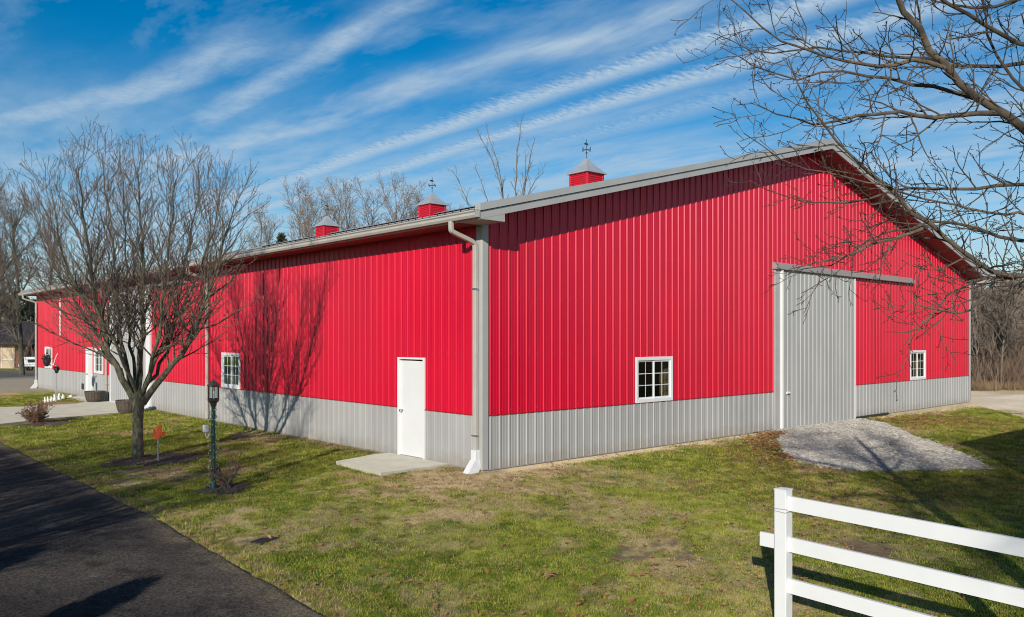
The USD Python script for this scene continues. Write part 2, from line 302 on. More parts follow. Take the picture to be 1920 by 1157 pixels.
def blade_mat(name, cols, trans=0.35):
    M[name] = usdkit.material(stage, '/World/Looks/' + name, {
        'g': ('geometry', {}), 'n': ('noise_texture', {'scale': 2.5, 'detail': 4.0, 'roughness': 0.6}), 'n2': ('white_noise_texture', {}), 'oi': ('object_info', {}),
        'ad': ('math', {'math_type': 'multiply_add', 'value2': 0.9, 'value3': -0.2}), 'sm': ('math', {'math_type': 'add'}), 'sb': ('math', {'math_type': 'subtract', 'value2': 0.25}),
        'r': ('rgb_ramp', {'ramp': cols}), 'd': ('principled_bsdf', {'roughness': 0.6, 'ior': 1.2}), 't': ('translucent_bsdf', {}), 'm': ('mix_closure', {'fac': trans})},
        [('g.position', 'n.vector'), ('oi.random', 'ad.value1'), ('ad.value', 'sm.value1'), ('n.fac', 'sm.value2'), ('sm.value', 'sb.value1'), ('sb.value', 'r.fac'),
         ('r.color', 'd.base_color'), ('r.color', 't.color'), ('d.BSDF', 'm.closure1'), ('t.BSDF', 'm.closure2')], surface='m.closure')
blade_mat('grass_green', [(0.15, (0.105, 0.17, 0.020)), (0.5, (0.31, 0.36, 0.040)), (0.85, (0.58, 0.56, 0.115))])
blade_mat('grass_dry', [(0.2, (0.28, 0.19, 0.075)), (0.5, (0.47, 0.35, 0.15)), (0.8, (0.64, 0.51, 0.26))])

# ------------------------------------------------------------------ terrain
def sstep(a, b, x):
    t = np.clip((np.asarray(x, float) - a) / (b - a), 0, 1); return t * t * (3 - 2 * t)
def terr(X, Y):
    X, Y = np.asarray(X, float), np.asarray(Y, float)
    g, l = np.maximum(0, -Y), np.maximum(0, -X)
    return -.03 - .5 * np.tanh(.11 * g) - .12 * np.tanh(.125 * l) - .12 * sstep(14, 22, X)
def vnoise(X, Y, s, seed, o=4):
    return meshkit.fbm(np.stack([np.asarray(X, float) * s, np.asarray(Y, float) * s, np.zeros_like(np.asarray(X, float))], -1), o, seed)
def seg_dist(X, Y, a, b):
    a, b = np.array(a, float), np.array(b, float); d = b - a
    t = np.clip(((X - a[0]) * d[0] + (Y - a[1]) * d[1]) / (d @ d), 0, 1)
    return np.hypot(X - a[0] - t * d[0], Y - a[1] - t * d[1])
PATCHES = [(-1.54, -4.9, .7, .7), (-4.9, -1.5, .8, .6), (-.2, -3.2, 1.2, .55), (-3.3, -2.6, .8, .35), (-1.0, -1.2, 1.1, .5), (1.8, -2.2, 1.0, .4), (-4.6, -4.3, .5, .5), (-3.6, -1.0, .6, .4), (3.4, -5.4, 1.5, .45), (-1.6, -6.4, 1.3, .5), (1.0, -6.2, 1.2, .45)]
MUD = [(-1.45, -4.95, .42), (-0.95, -5.25, .22), (-4.92, -1.52, .22), (.9, -6.6, .4), (2.6, -5.2, .5)]
LEAFY = [(6.4, -1.7, 1.2, 1.0), (8.6, -.7, 1.2, 1.0), (5.2, -3.0, 1.4, .7), (4.2, -4.2, 2.2, .5), (17.2, -1.8, 2.8, .9), (14.8, -1.6, 1.2, .9), (6.0, -5.5, 1.8, .55), (1.8, -5.4, 1.6, .3)]
def dryness(X, Y):
    """0 green .. 1 straw-coloured."""
    n = vnoise(X, Y, .55, 3); n2 = vnoise(X, Y, 2.2, 8)
    d = 0.9 * sstep(.545, .70, n * .60 + n2 * .40)
    wall = np.maximum(np.minimum(seg_dist(X, Y, (0, 0), (24.2, 0)), seg_dist(X, Y, (0, 0), (0, 9))), 0)
    near = 1.15 * sstep(2.3, .5, np.hypot(X, Y * 1.15) / 1.35 + (n2 - .5) * 2.6)
    d = np.maximum(d, near); d = np.maximum(d, sstep(.55, .15, wall + (n2 - .5) * .6) * .95)
    for x, y, r, a in PATCHES: d = np.maximum(d, a * sstep(1.3, .4, np.hypot(X - x, (Y - y)) / r + (n2 - .5) * 3.0))
    d = np.maximum(d, .75 * sstep(.35, .0, np.abs(X + 5.5) + (n2 - .5) * .5))
    return np.clip(d, 0, 1)
def mudness(X, Y):
    n2 = vnoise(X, Y, 5.0, 12); m = np.zeros_like(np.asarray(X, float))
    for x, y, r in MUD: m = np.maximum(m, sstep(1.25, .35, np.hypot(X - x, (Y - y) * 1.3) / r + (n2 - .5) * 4.2))
    return np.clip(m, 0, 1)
def leafy(X, Y):
    n2 = vnoise(X, Y, 1.3, 21); m = np.zeros_like(np.asarray(X, float))
    for x, y, r, a in LEAFY: m = np.maximum(m, a * sstep(1.3, .3, np.hypot(X - x, Y - y) / r + (n2 - .5) * 1.2))
    return np.clip(m, 0, 1)
def lerp(a, b, t): return a * (1 - t[..., None]) + np.asarray(b, float) * t[..., None]
def lawn_color(X, Y):
    c = lerp(np.broadcast_to(np.array([.12, .165, .028]), X.shape + (3,)), (.26, .28, .048), sstep(.35, .65, vnoise(X, Y, .8, 5)))
    c = lerp(c, (.055, .075, .018), sstep(.52, .68, vnoise(X, Y, 3.2, 6)) * .75)
    c = lerp(c, (.30, .28, .09), sstep(.56, .72, vnoise(X, Y, 4.5, 7)) * .7)
    c = lerp(c, (.48, .35, .20), dryness(X, Y) * .95)
    c = lerp(c, (.24, .12, .06), leafy(X, Y) * .75)
    c = lerp(c, (.12, .092, .068), mudness(X, Y) * .85)
    c = lerp(c, (.20, .13, .08), sstep(.58, .70, vnoise(X, Y, 1.7, 15)) * sstep(-3, 3, X) * (Y < -.5) * .7)
    c = lerp(c, (.60, .47, .28), sstep(.45, .16, seg_dist(X, Y, (0, 0), (24.2, 0)) + (vnoise(X, Y, 2.4, 16) - .5) * .3))
    c = lerp(c, (.34, .25, .15), sstep(.5, .15, seg_dist(X, Y, (0, 0), (0, 9)) + (vnoise(X, Y, 2.4, 17) - .5) * .5))
    c = lerp(c, (.085, .065, .05), sstep(.75, .3, seg_dist(X, Y, (-.25, 3.4), (-.2, 7.5)) * 1.6 + (vnoise(X, Y, 3.0, 18) - .5) * 1.2) * .8)
    far = sstep(26, 34, X) ; c = lerp(c, (.42, .33, .20), far * .9)
    back = sstep(29, 33, Y) * (X < 26); c = lerp(c, (.30, .26, .20), back * (Y < 46)); c = lerp(c, (.10, .095, .09), sstep(45, 46.5, Y) * (Y < 62) * (X < 14))
    return c
def color_mesh(name, v, f, col, m, parent=None, smooth=True):
    o = usdkit.mesh(stage, numbered(ppath(parent) + '/' + name), (v, f), m, smooth)
    UsdGeom.PrimvarsAPI(o).CreatePrimvar('displayColor', Sdf.ValueTypeNames.Color3fArray, 'vertex').Set(Vt.Vec3fArray.FromNumpy(np.asarray(col, np.float32)))
    return o.GetPrim()
def grid_faces(nx, ny, keep=None):
    i, j = np.meshgrid(np.arange(nx - 1), np.arange(ny - 1), indexing='ij'); a = (i * ny + j).ravel()
    f = np.stack([a, a + ny, a + ny + 1, a + 1], 1)
    if keep is not None: f = f[keep.ravel()]
    return np.vstack([f[:, [0, 1, 2]], f[:, [0, 2, 3]]])
def axis_coords(lo, hi, step, far):
    mid = np.arange(lo, hi + step / 2, step); out, d, x = [], step, hi
    while x < far: d *= 1.25; x += d; out.append(x)
    neg, d, x = [], step, lo
    while x > -far: d *= 1.25; x -= d; neg.append(x)
    return np.concatenate([neg[::-1], mid, out])
gx, gy = axis_coords(-7, 22, .09, 1200), axis_coords(-13, 24, .09, 1200)
GX, GY = np.meshgrid(gx, gy, indexing='ij')
bumpy = (vnoise(GX, GY, 2.5, 31) - .5) * .05 * sstep(.0, .8, np.abs(GX + 5.6)) * (GX > -6) * sstep(40, 22, np.hypot(GX, GY))
GZ = terr(GX, GY) + bumpy * np.where((GX > -.3) & (GY > -.3), 0, 1)
o = color_mesh('ground', np.stack([GX, GY, GZ], -1).reshape(-1, 3), grid_faces(len(gx), len(gy)), lawn_color(GX, GY).reshape(-1, 3), M['lawn'])
tag(o, kind='structure')

def draped(name, poly, step, lift, colfn, m, wobble=0.0, seed=1, bulge=None, kind='structure', edge_drop=.03):
    """A sheet over the terrain inside an outline, its rim bent down into the ground."""
    from shapely.geometry import Polygon, Point
    import shapely
    P = Polygon(poly)
    x0, y0, x1, y1 = P.bounds
    if wobble:
        L = P.exterior.length; ss = np.arange(0, L, step * 1.5)
        pts = np.array([P.exterior.interpolate(s_).coords[0] for s_ in ss])
        n = vnoise(pts[:, 0], pts[:, 1], 1.6, seed) - .5; n2 = vnoise(pts[:, 1], pts[:, 0], 1.6, seed + 9) - .5
        pts = pts + wobble * np.stack([n, n2], 1) * 2; P = Polygon(pts).buffer(0)
        if P.geom_type != 'Polygon': P = max(P.geoms, key=lambda g_: g_.area)
    from scipy.spatial import Delaunay
    x0, y0, x1, y1 = P.bounds
    near = (max(y0, -8), min(y1, 14))
    def ax(lo, hi, a, b_): return np.unique(np.r_[np.arange(lo, min(a, hi), max(step, .8)), np.arange(max(lo, a), min(hi, b_), step), np.arange(max(lo, b_), hi, max(step, .8))])
    px, py = np.meshgrid(np.arange(x0, x1, step), ax(y0, y1, *near)); pts = np.stack([px.ravel(), py.ravel()], 1) + np.random.default_rng(seed).uniform(-.2, .2, (px.size, 2)) * step
    ins = shapely.contains(P.buffer(-.07), shapely.points(pts)); rim = P.exterior; inner = P.buffer(-.085)
    ring = [np.array([g.interpolate(t).coords[0] for t in np.arange(0, g.length, min(step, .3) if near[0] > -50 else step)]) for g in [rim] + [q_.exterior for q_ in getattr(inner, 'geoms', [inner])]]
    tv = np.vstack([pts[ins]] + ring); dl = Delaunay(tv); tf = dl.simplices
    tf = tf[shapely.contains(P, shapely.points(tv[tf].mean(1)))]
    mm = trimesh.Trimesh(np.c_[tv, np.zeros(len(tv))], tf, process=False)
    d = shapely.distance(P.exterior, shapely.points(tv[:, :2]))
    z = terr(tv[:, 0], tv[:, 1]) + lift * np.minimum(1, d / .08) - edge_drop * (1 - np.minimum(1, d / .08))
    if bulge is not None: z = z + bulge(tv[:, 0], tv[:, 1], d)
    n = mm.face_normals
    tf = np.where((n[:, 2] < 0)[:, None], tf[:, ::-1], tf)
    o = color_mesh(name, np.c_[tv[:, :2], z], tf, colfn(tv[:, 0], tv[:, 1]), m)
    return tag(o, kind=kind), P

def asphalt_col(X, Y):
    c = np.broadcast_to(np.array([.040, .036, .034]), X.shape + (3,))
    c = lerp(c, (.060, .052, .046), sstep(.4, .7, vnoise(X, Y, .7, 41)))
    c = lerp(c, (.08, .075, .066), sstep(.62, .75, vnoise(X, Y, 5.0, 43)) * .45)
    c = lerp(c, (.030, .026, .026), sstep(.55, .7, vnoise(X, Y, .35, 47)) * .7)
    lc = np.abs(vnoise(X, Y, 1.1, 67, 5) - .47); c = lerp(c, (.11, .10, .09), sstep(.007, .001, lc) * (vnoise(X, Y, .6, 68) > .5) * .7)
    crk = np.abs(vnoise(X, Y, .55, 61, 5) - .5); crk2 = np.abs(vnoise(X, Y, .8, 63, 5) - .52)
    c = lerp(c, (.022, .019, .018), np.maximum(sstep(.010, .002, crk), sstep(.008, .001, crk2)) * .8)
    return lerp(c, (.16, .13, .085), sstep(.45, .02, np.abs(X + 5.58) + (vnoise(X, Y, 4.0, 65) - .5) * .5) * .55)
_, P_ASPH = draped('driveway', [(-12.6, -30), (-5.56, -30), (-5.56, -4.3), (-5.62, 0), (-5.56, 8), (-5.45, 15.3), (-5.5, 24), (-12.6, 30)], .11, .03, asphalt_col, M['asphalt'], wobble=.05, seed=5)
def gravel_col(X, Y):
    c = np.broadcast_to(np.array([.31, .30, .275]), X.shape + (3,))
    c = lerp(c, (.41, .395, .36), sstep(.4, .65, vnoise(X, Y, 1.2, 51)))
    return lerp(c, (.20, .15, .11), sstep(.60, .72, vnoise(X, Y, 2.0, 53)) * .8)
def ramp_bulge(X, Y, d): return .13 * np.minimum(1, d / 1.3) * sstep(-8, 0, Y) 
_, P_GRAV = draped('gravel_ramp', [(10.0, .0), (9.6, -.4), (8.4, -1.0), (7.2, -1.85), (6.35, -2.75), (6.15, -3.4), (6.5, -4.0), (7.3, -4.6), (8.2, -5.1), (9.2, -5.5), (10.2, -5.0), (11.4, -3.9), (13.2, -2.2), (14.6, -1.0), (14.9, .0)], .25, .02, gravel_col, M['gravel'], wobble=.12, seed=8, bulge=ramp_bulge)
def lot_col(X, Y):
    c = np.broadcast_to(np.array([.46, .395, .30]), X.shape + (3,))
    c = lerp(c, (.35, .265, .17), sstep(.42, .62, vnoise(X * .25, Y, .9, 55)))
    return lerp(c, (.54, .48, .39), sstep(.55, .7, vnoise(X * .4, Y, 1.1, 57)))
draped('gravel_lot', [(24.4, 3), (24.4, -.1), (21.5, -2.6), (18.5, -5.2), (19, -14), (33.0, -14), (33.0, 14), (24.4, 14)], .6, .025, lot_col, M['gravel'], wobble=.3, seed=9)

def slab(name, poly, z0, z1, m, label_cat=None):
    from shapely.geometry import Polygon
    t = trimesh.creation.extrude_polygon(Polygon(poly), z1 - z0, engine='earcut'); t.apply_translation((0, 0, z0))
    o = obj(name, (t.vertices, t.faces), m); tag(o, kind='structure'); return o
slab('door_stoop', [(-.02, .98), (-.02, 3.0), (-.34, 3.05), (-1.45, 2.72), (-1.55, .97), (-.2, .95)], -.4, .012, M['concrete'])
PATH = [(-5.5, 15.2), (-4.85, 15.45), (-3.3, 16.25), (-2.0, 16.7), (-1.07, 16.95), (-.02, 17.4), (-.02, 26.6), (-.55, 25.6), (-.75, 23.6), (-1.2, 22.0), (-2.15, 21.75), (-3.2, 21.75), (-3.7, 21.95), (-5.5, 22.9)]
slab('concrete_path', PATH, -.4, -.012, M['concrete'])

# ------------------------------------------------------------------ the barn
BW, BL, WZ, EZ = 24.2, 34.0, 0.99, 4.46
OV, OG, SL = .56, .606, .25
def z0(X): return 4.7545 + SL * np.where(np.asarray(X) > BW / 2, BW - np.asarray(X, float), np.asarray(X, float))
PITCH, RIB0G, RIB0L = .2286, .1939, .0930
barn = thing('barn', 'long red ribbed steel pole barn with grey wainscot and three roof cupolas', 'barn')

PROF = [(-.025, 0), (-.0115, .0195), (.0115, .0195), (.025, 0), (.062, 0), (.068, .0035), (.080, .0035), (.086, 0), (.142, 0), (.148, .0035), (.160, .0035), (.166, 0)]
def profile_pts(a0, a1, r0):
    out = []
    for k in range(int((a0 - r0) / PITCH) - 2, int((a1 - r0) / PITCH) + 3):
        for t, h in PROF: out.append((r0 + k * PITCH + t, h))
    A = np.array(out); o_ = np.argsort(A[:, 0], kind='stable'); A = A[o_]
    xs = A[(A[:, 0] > a0 + 1e-6) & (A[:, 0] < a1 - 1e-6)]
    e = lambda x: (x, np.interp(x, A[:, 0], A[:, 1]))
    return np.array([e(a0), *map(tuple, xs), e(a1)])
def panel(a0, a1, r0, zlo, ztop, face, holes=()):
    """One ribbed sheet; face(a, h, z) puts profile coordinates into the world."""
    pts = profile_pts(a0, a1, r0)
    cuts = sorted({x for h in holes for x in h[:2] if a0 < x < a1} | {BW / 2} if face is gable_face and a0 < BW / 2 < a1 else {x for h in holes for x in h[:2] if a0 < x < a1})
    for x in cuts: pts = np.vstack([pts, [[x, np.interp(x, pts[:, 0], pts[:, 1])]]])
    pts = pts[np.argsort(pts[:, 0], kind='stable')]
    b = MB()
    for (xa, ha), (xb, hb) in zip(pts[:-1], pts[1:]):
        if xb - xa < 1e-7: continue
        mid = .5 * (xa + xb); spans = [(zlo, None)]
        for h0_, h1_, hz0, hz1 in holes:
            if h0_ < mid < h1_:
                new = []
                for lo_, hi_ in spans:
                    top = hi_ if hi_ is not None else 99
                    if hz1 <= lo_ or hz0 >= top: new.append((lo_, hi_)); continue
                    if hz0 > lo_: new.append((lo_, hz0))
                    if hz1 < top: new.append((hz1, hi_))
                spans = new
        for lo_, hi_ in spans:
            ta, tb = (hi_, hi_) if hi_ is not None else (ztop(xa), ztop(xb))
            if max(ta, tb) <= lo_: continue
            b.add([face(xa, ha, lo_), face(xb, hb, lo_), face(xb, hb, tb), face(xa, ha, ta)], [[0, 1, 2, 3]])
    return b if b.n else None
def gable_face(a, h, z): return (a, -h, z)
def left_face(a, h, z): return (-h, a, z)
WIN_H = (1.015, 1.98)
GWINS = [(4.37, 5.64), (18.72, 19.98)]
LWINS = [(10.44, 11.66), (23.17, 24.32), (31.1, 32.35)]
SD = (10.31, 14.63, -.06, 4.27)                    # gable sliding door
SD2 = (17.80, 22.05, -.03, 4.14)                   # sliding door of the long wall
DOORS = [(1.77, 2.69), (24.56, 25.48)]
g_holes = [(a, b, *WIN_H) for a, b in GWINS]
l_holes = [(a, b, *WIN_H) for a, b in LWINS] + [(a, b, -.1, 2.01) for a, b in DOORS]
def wall(face, r0, length, holes, ztop_fn, s):
    edges = [.10] + [r0 + k * 4 * PITCH for k in range(1, 60) if .3 < r0 + k * 4 * PITCH < length - .3] + [length - .10]
    for a0, a1 in zip(edges[:-1], edges[1:]):
        p = panel(a0, a1, r0, WZ + .012, ztop_fn, face, holes)
        if p: obj('wall_panel', p, M['red_steel'], barn)
        p = panel(a0, a1, r0, .004, lambda x: WZ - .004, face, holes)
        if p: obj('wainscot_panel', p, M['gray_steel'], barn)
wall(gable_face, RIB0G, BW, g_holes, lambda x: float(z0(x)) - .13, 'g')
wall(left_face, RIB0L, BL, l_holes, lambda x: 4.50, 'l')
# the two walls no one sees from here: plain sheets that close the building
b = MB(); b.box((BW - .02, .1, .0), (BW, BL - .1, 4.5)); obj('far_side_wall', b, M['red_steel'], barn)
b = MB(); b.prism([(0.1, .0), (BW - .1, .0), (BW - .1, 4.6), (BW / 2, 7.6), (.1, 4.6)], 1, BL - .02, BL); obj('far_end_wall', b, M['red_steel'], barn)
# trims between red sheets and wainscot, cut where doors and windows stand
def spans_minus(a0, a1, cuts):
    out, x = [], a0
    for c0, c1 in sorted(cuts):
        if c1 <= a0 or c0 >= a1: continue
        out.append((x, c0)); x = c1
    out.append((x, a1)); return [(p_, q_) for p_, q_ in out if q_ - p_ > .02]
for p_, q_ in spans_minus(.11, BW - .11, [SD[:2]]):
    b = MB(); b.box((p_, -.0225, WZ - .006), (q_, -.001, WZ + .014)); obj('transition_trim', b, M['trim_red'], barn)
    b = MB(); b.box((p_, -.026, -.012), (q_, .0, .004)); obj('base_trim', b, M['trim_dark'], barn)
for p_, q_ in spans_minus(.15, BL - .11, DOORS):
    b = MB(); b.box((-.0225, p_, WZ - .006), (-.001, q_, WZ + .014)); obj('transition_trim', b, M['trim_red'], barn)
    b = MB(); b.box((-.026, p_, -.012), (.0, q_, .004)); obj('base_trim', b, M['trim_dark'], barn)
b = MB(); b.box((-.004, -.004, -.9), (BW + .004, .06, -.0125)); b.box((-.004, .062, -.9), (.06, BL, -.0125)); b.box((BW - .05, .062, -.9), (BW + .004, BL, -.0125)); obj('foundation', b, M['foundation'], barn)
b = MB(); b.box((.07, .07, -.3), (BW - .06, BL - .03, -.02)); obj('floor_slab', b, M['slab'], barn)
# screws: rows of small hex heads
def screws(face, r0, length, rows, holes, z_hi):
    b = MB(); k = np.array([[1, 0], [.5, .87], [-.5, .87], [-1, 0], [-.5, -.87], [.5, -.87]]) * .012
    for z in rows:
        for i in range(int(length / PITCH)):
            x = r0 + i * PITCH + .045
            if x < .2 or x > length - .2 or z > z_hi(x) - .2: continue
            if any(h[0] - .05 < x < h[1] + .05 and h[2] - .05 < z < h[3] + .05 for h in holes): continue
            v = [face(x + u, .006, z + w) for u, w in k] + [face(x + u, .0, z + w) for u, w in k]
            b.add(v, [[0, 1, 2, 3], [0, 3, 4, 5]] + [[j, (j + 1) % 6, (j + 1) % 6 + 6, j + 6] for j in range(6)])
    return b
ROWS = [1.08, 2.13, 3.18, 4.2, 5.2, 6.2]
obj('screws', screws(gable_face, RIB0G, BW, ROWS, g_holes + [SD], lambda x: float(z0(x)) - .1), M['screw_red'], barn, kind='stuff')
obj('screws', screws(left_face, RIB0L, BL, ROWS[:4], l_holes + [SD2], lambda x: 4.5), M['screw_red'], barn, kind='stuff')
# corner trims
for (x, sx) in ((0, 1), (BW, -1)):
    b = MB(); b.box((x - sx * .034, -.034, -.0), (x + sx * .118, -.004, float(z0(x)) - .15), .006)
    b.box((x - sx * .034, -.003, -.0), (x - sx * .004, .14, 4.5), .006); obj('corner_trim', b, M['trim_gray'], barn)
b = MB(); b.box((-.034, BL - .14, 0), (-.004, BL + .034, 4.5), .006); obj('corner_trim', b, M['trim_gray'], barn)

# roof: ribbed sheets on both slopes, soffits, fascia, rake trim, ridge cap, gutter
def roof_face(side):
    def f_(a, h, s):
        X = -OV - .03 + s; z = 4.7545 + SL * X + .050
        n = math.hypot(1, SL); P = np.array([X - h * SL / n, a, z + h / n])
        if side: P[0] = BW - P[0]
        return P
    return f_
for side in (0, 1):
    f_ = roof_face(side); y = -OG
    while y < BL + OG - .01:
        y1 = min(y + .9144, BL + OG); pts = profile_pts(y, y1, 0.12); b = MB()
        for (ya, ha), (yb, hb) in zip(pts[:-1], pts[1:]):
            if yb - ya < 1e-7: continue
            smax = BW / 2 + OV + .03
            b.add([f_(ya, ha, 0), f_(ya, ha, smax), f_(yb, hb, smax), f_(yb, hb, 0)], [[0, 1, 2, 3]] if not side else [[0, 3, 2, 1]])
        obj('roof_panel', b, M['roof_steel'], barn); y = y1
b = MB()
for sx in (1, -1):
    x1 = BW / 2 + sx * .25
    b.prism([(BW / 2, float(z0(BW / 2)) + .135), (x1, float(z0(x1)) + .130), (x1, float(z0(x1)) + .138), (BW / 2, float(z0(BW / 2)) + .16)], 1, -OG - .02, BL + OG)
obj('ridge_cap', b, M['roof_steel'], barn)
def mx(p, side): return (BW - p[0], p[1]) if side else p
for side in (0, 1):
    for (ya, yb, nm) in ((-OG - .045, -OG + .10, 'rake_trim'), (BL + OG - .10, BL + OG + .045, 'rake_trim')):
        xe = -OV - .03
        b = MB(); b.prism([mx(p, side) for p in ((xe, z0(xe) + .008), (BW / 2, z0(BW / 2) + .008), (BW / 2, z0(BW / 2) + .134), (xe, z0(xe) + .134))], 1, ya, yb)
        obj(nm, b, M['trim_gray'], barn)
    for (ya, yb) in ((-OG - .012, -OG + .03), (BL + OG - .03, BL + OG + .012)):
        xe = -OV
        b = MB(); b.prism([mx(p, side) for p in ((xe, z0(xe) - .135), (BW / 2, z0(BW / 2) - .135), (BW / 2, z0(BW / 2) - .004), (xe, z0(xe) - .004))], 1, ya, yb)
        obj('rake_fascia', b, M['trim_gray'], barn)
    # ribbed soffit under the gable overhang
    n = 56; xs = np.linspace(.02, BW / 2, n * 4 + 1); b = MB()
    h = np.tile([0, 0, .012, .012], n + 1)[:len(xs)]
    for i in range(len(xs) - 1):
        q4 = []
        for X, hh, Y in ((xs[i], h[i], -OG + .03), (xs[i], h[i], -.001), (xs[i + 1], h[i + 1], -.001), (xs[i + 1], h[i + 1], -OG + .03)):
            q4.append((BW - X if side else X, Y, float(z0(X)) - .118 + hh))
        b.add(q4, [[0, 1, 2, 3]])
    obj('gable_soffit', b, M['soffit'], barn)
    b = MB()
    xa, xb = (-OV + .02, 0.0) if not side else (BW, BW + OV - .02)
    b.box((xa, -.001, 4.478), (xb, BL + .3, 4.49)); obj('eave_soffit', b, M['soffit'], barn)
    # boxed return of the eave at the gable
    b = MB(); xa, xb = (-OV, .012) if not side else (BW - .012, BW + OV)
    b.box((xa, -OG - .008, 4.475), (xb, -.002, 4.612), .004); obj('eave_return', b, M['trim_gray'], barn)
    b = MB(); xa, xb = (-OV - .03, -OV - .001) if not side else (BW + OV + .001, BW + OV + .03)
    b.box((xa, -OG, 4.47), (xb, BL + OG, 4.635)); obj('eave_fascia', b, M['trim_gray'], barn)
def gutter(side):
    prof = [(-OV - .032, 4.495), (-OV - .105, 4.495), (-OV - .13, 4.535), (-OV - .13, 4.575), (-OV - .155, 4.598), (-OV - .155, 4.618), (-OV - .148, 4.618), (-OV - .145, 4.600), (-OV - .122, 4.577), (-OV - .122, 4.537), (-OV - .10, 4.503), (-OV - .032, 4.503)]
    b = MB(); v = []
    for y in (-OG - .03, BL + OG):
        for x, z in prof: v.append((BW - x if side else x, y, z))
    n = len(prof); f = [[i, i + 1, n + i + 1, n + i] for i in range(n - 1)]
    b.add(v, f)
    for y in (-OG - .03, BL + OG - .003): b.box((-OV - .13, y, 4.50) if not side else (BW + OV + .13, y, 4.50), (-OV - .032, y + .003, 4.612) if not side else (BW + OV + .032, y + .003, 4.612))
    return b
for side in (0, 1): obj('gutter', gutter(side), M['gutter_tan'], barn)
def bent_pipe(path, w, d, rounded=.012):
    """A rectangular downspout swept along a path in the plane across the wall (x) and along it (y)."""
    path = np.array(path, float); T = np.gradient(path, axis=0); T /= np.linalg.norm(T, axis=1)[:, None]
    side = np.array([0, 1.0, 0]); b = MB(); rings = []
    for p, t in zip(path, T):
        s_ = side - t * (side @ t); s_ /= np.linalg.norm(s_); u = np.cross(t, s_)
        ring = [p + s_ * a * w / 2 + u * c_ * d / 2 for a, c_ in ((-1, -.7), (-.8, -1), (.8, -1), (1, -.7), (1, .7), (.8, 1), (-.8, 1), (-1, .7))]
        rings.append(ring)
    n = 8; v = np.array(rings).reshape(-1, 3); f = [[i * n + j, i * n + (j + 1) % n, (i + 1) * n + (j + 1) % n, (i + 1) * n + j] for i in range(len(path) - 1) for j in range(n)]
    b.add(v, f); return b
def smooth_path(pts, k=4):
    pts = np.array(pts, float)
    for _ in range(k):
        q_ = [pts[0]]
        for a, c_ in zip(pts[:-1], pts[1:]): q_ += [a * .75 + c_ * .25, a * .25 + c_ * .75]
        q_.append(pts[-1]); pts = np.array(q_)
    return pts
def downspout(y_top, y, boot, zb=.34, label=None):
    p = smooth_path([(-OV - .085, y_top, 4.50), (-OV - .085, y_top, 4.36), (-OV - .06, y_top, 4.31), (-.10, y, 4.17), (-.085, y, 4.08), (-.085, y, 3.9)], 3)
    p = np.vstack([p, [(-.085, y, 2.2), (-.085, y, zb)]])
    o = obj('downspout', bent_pipe(p, .085, .075), M['gutter_tan'], barn, smooth=35, label=label)
    for z in (3.3, .62):
        b = MB(); b.box((-.135, y - .058, z), (-.018, y + .058, z + .03)); obj('pipe_strap', b, M['zinc'] if boot else M['gutter_tan'], o)
    if boot:
        b = MB(); b.box((-.145, y - .065, .16), (-.025, y + .065, .37), .012)
        b.hull([(-.15, y - .07, .19), (-.02, y - .07, .19), (-.15, y + .07, .19), (-.02, y + .07, .19), (-.34, y - .10, -.055), (-.10, y - .10, -.055), (-.34, y + .07, -.055), (-.10, y + .07, -.055), (-.23, y - .085, .05), (-.03, y - .085, .05), (-.23, y + .07, .05), (-.03, y + .07, .05)])
        obj('drain_boot', b, M['white_pvc'], o)
downspout(.10, .10, True); downspout(12.6, 12.6, False, .05); downspout(22.5, 22.5, False, .05); downspout(33.86, 33.86, True)

# windows: two sashes of six lites behind a white frame
def window(face, a0, a1, dark=True):
    z_a, z_b = WIN_H
    def bx(b, p, q_, h0, h1, za, zb): b.box(face(p, h0, za), face(q_, h1, zb), .003)
    fr = MB(); w = .055
    bx(fr, a0 - .02, a0 + w, -.05, .034, z_a - .02, z_b + .02); bx(fr, a1 - w, a1 + .02, -.05, .034, z_a - .02, z_b + .02)
    bx(fr, a0 + w, a1 - w, -.05, .034, z_b - w, z_b + .02); bx(fr, a0 + w, a1 - w, -.05, .038, z_a - .02, z_a + w)
    fo = obj('window', fr, M['white_vinyl'], barn)
    mid = .5 * (a0 + a1)
    for k, (p, q_, h) in enumerate(((a0 + w, mid + .02, -.012), (mid - .02, a1 - w, .008))):
        s_ = MB(); t = .038
        bx(s_, p, p + t, h - .018, h, z_a + w, z_b - w); bx(s_, q_ - t, q_, h - .018, h, z_a + w, z_b - w)
        bx(s_, p + t, q_ - t, h - .018, h, z_a + w, z_a + w + t); bx(s_, p + t, q_ - t, h - .018, h, z_b - w - t, z_b - w)
        obj('sash', s_, M['white_vinyl'], fo)
        pa, pb, za, zb = p + t, q_ - t, z_a + w + t, z_b - w - t
        m_ = MB(); bx(m_, .5 * (pa + pb) - .009, .5 * (pa + pb) + .009, h - .008, h - .002, za, zb)
        for j in (1, 2): bx(m_, pa, pb, h - .0095, h - .0035, za + (zb - za) * j / 3 - .009, za + (zb - za) * j / 3 + .009)
        obj('muntin', m_, M['muntin_white'], fo)
        for i in range(2):
            for j in range(3):
                c_ = MB(); x0, x1 = pa + (pb - pa) * i / 2, pa + (pb - pa) * (i + 1) / 2; y0, y1 = za + (zb - za) * j / 3, za + (zb - za) * (j + 1) / 3
                c_.add([face(x0, h - .012, y0), face(x1, h - .012, y0), face(x1, h - .012, y1), face(x0, h - .012, y1)], [[0, 1, 2, 3]])
                obj('pane', c_, M['glass'], fo)
for a, c_ in GWINS: window(gable_face, a, c_)
for a, c_ in LWINS: window(left_face, a, c_)
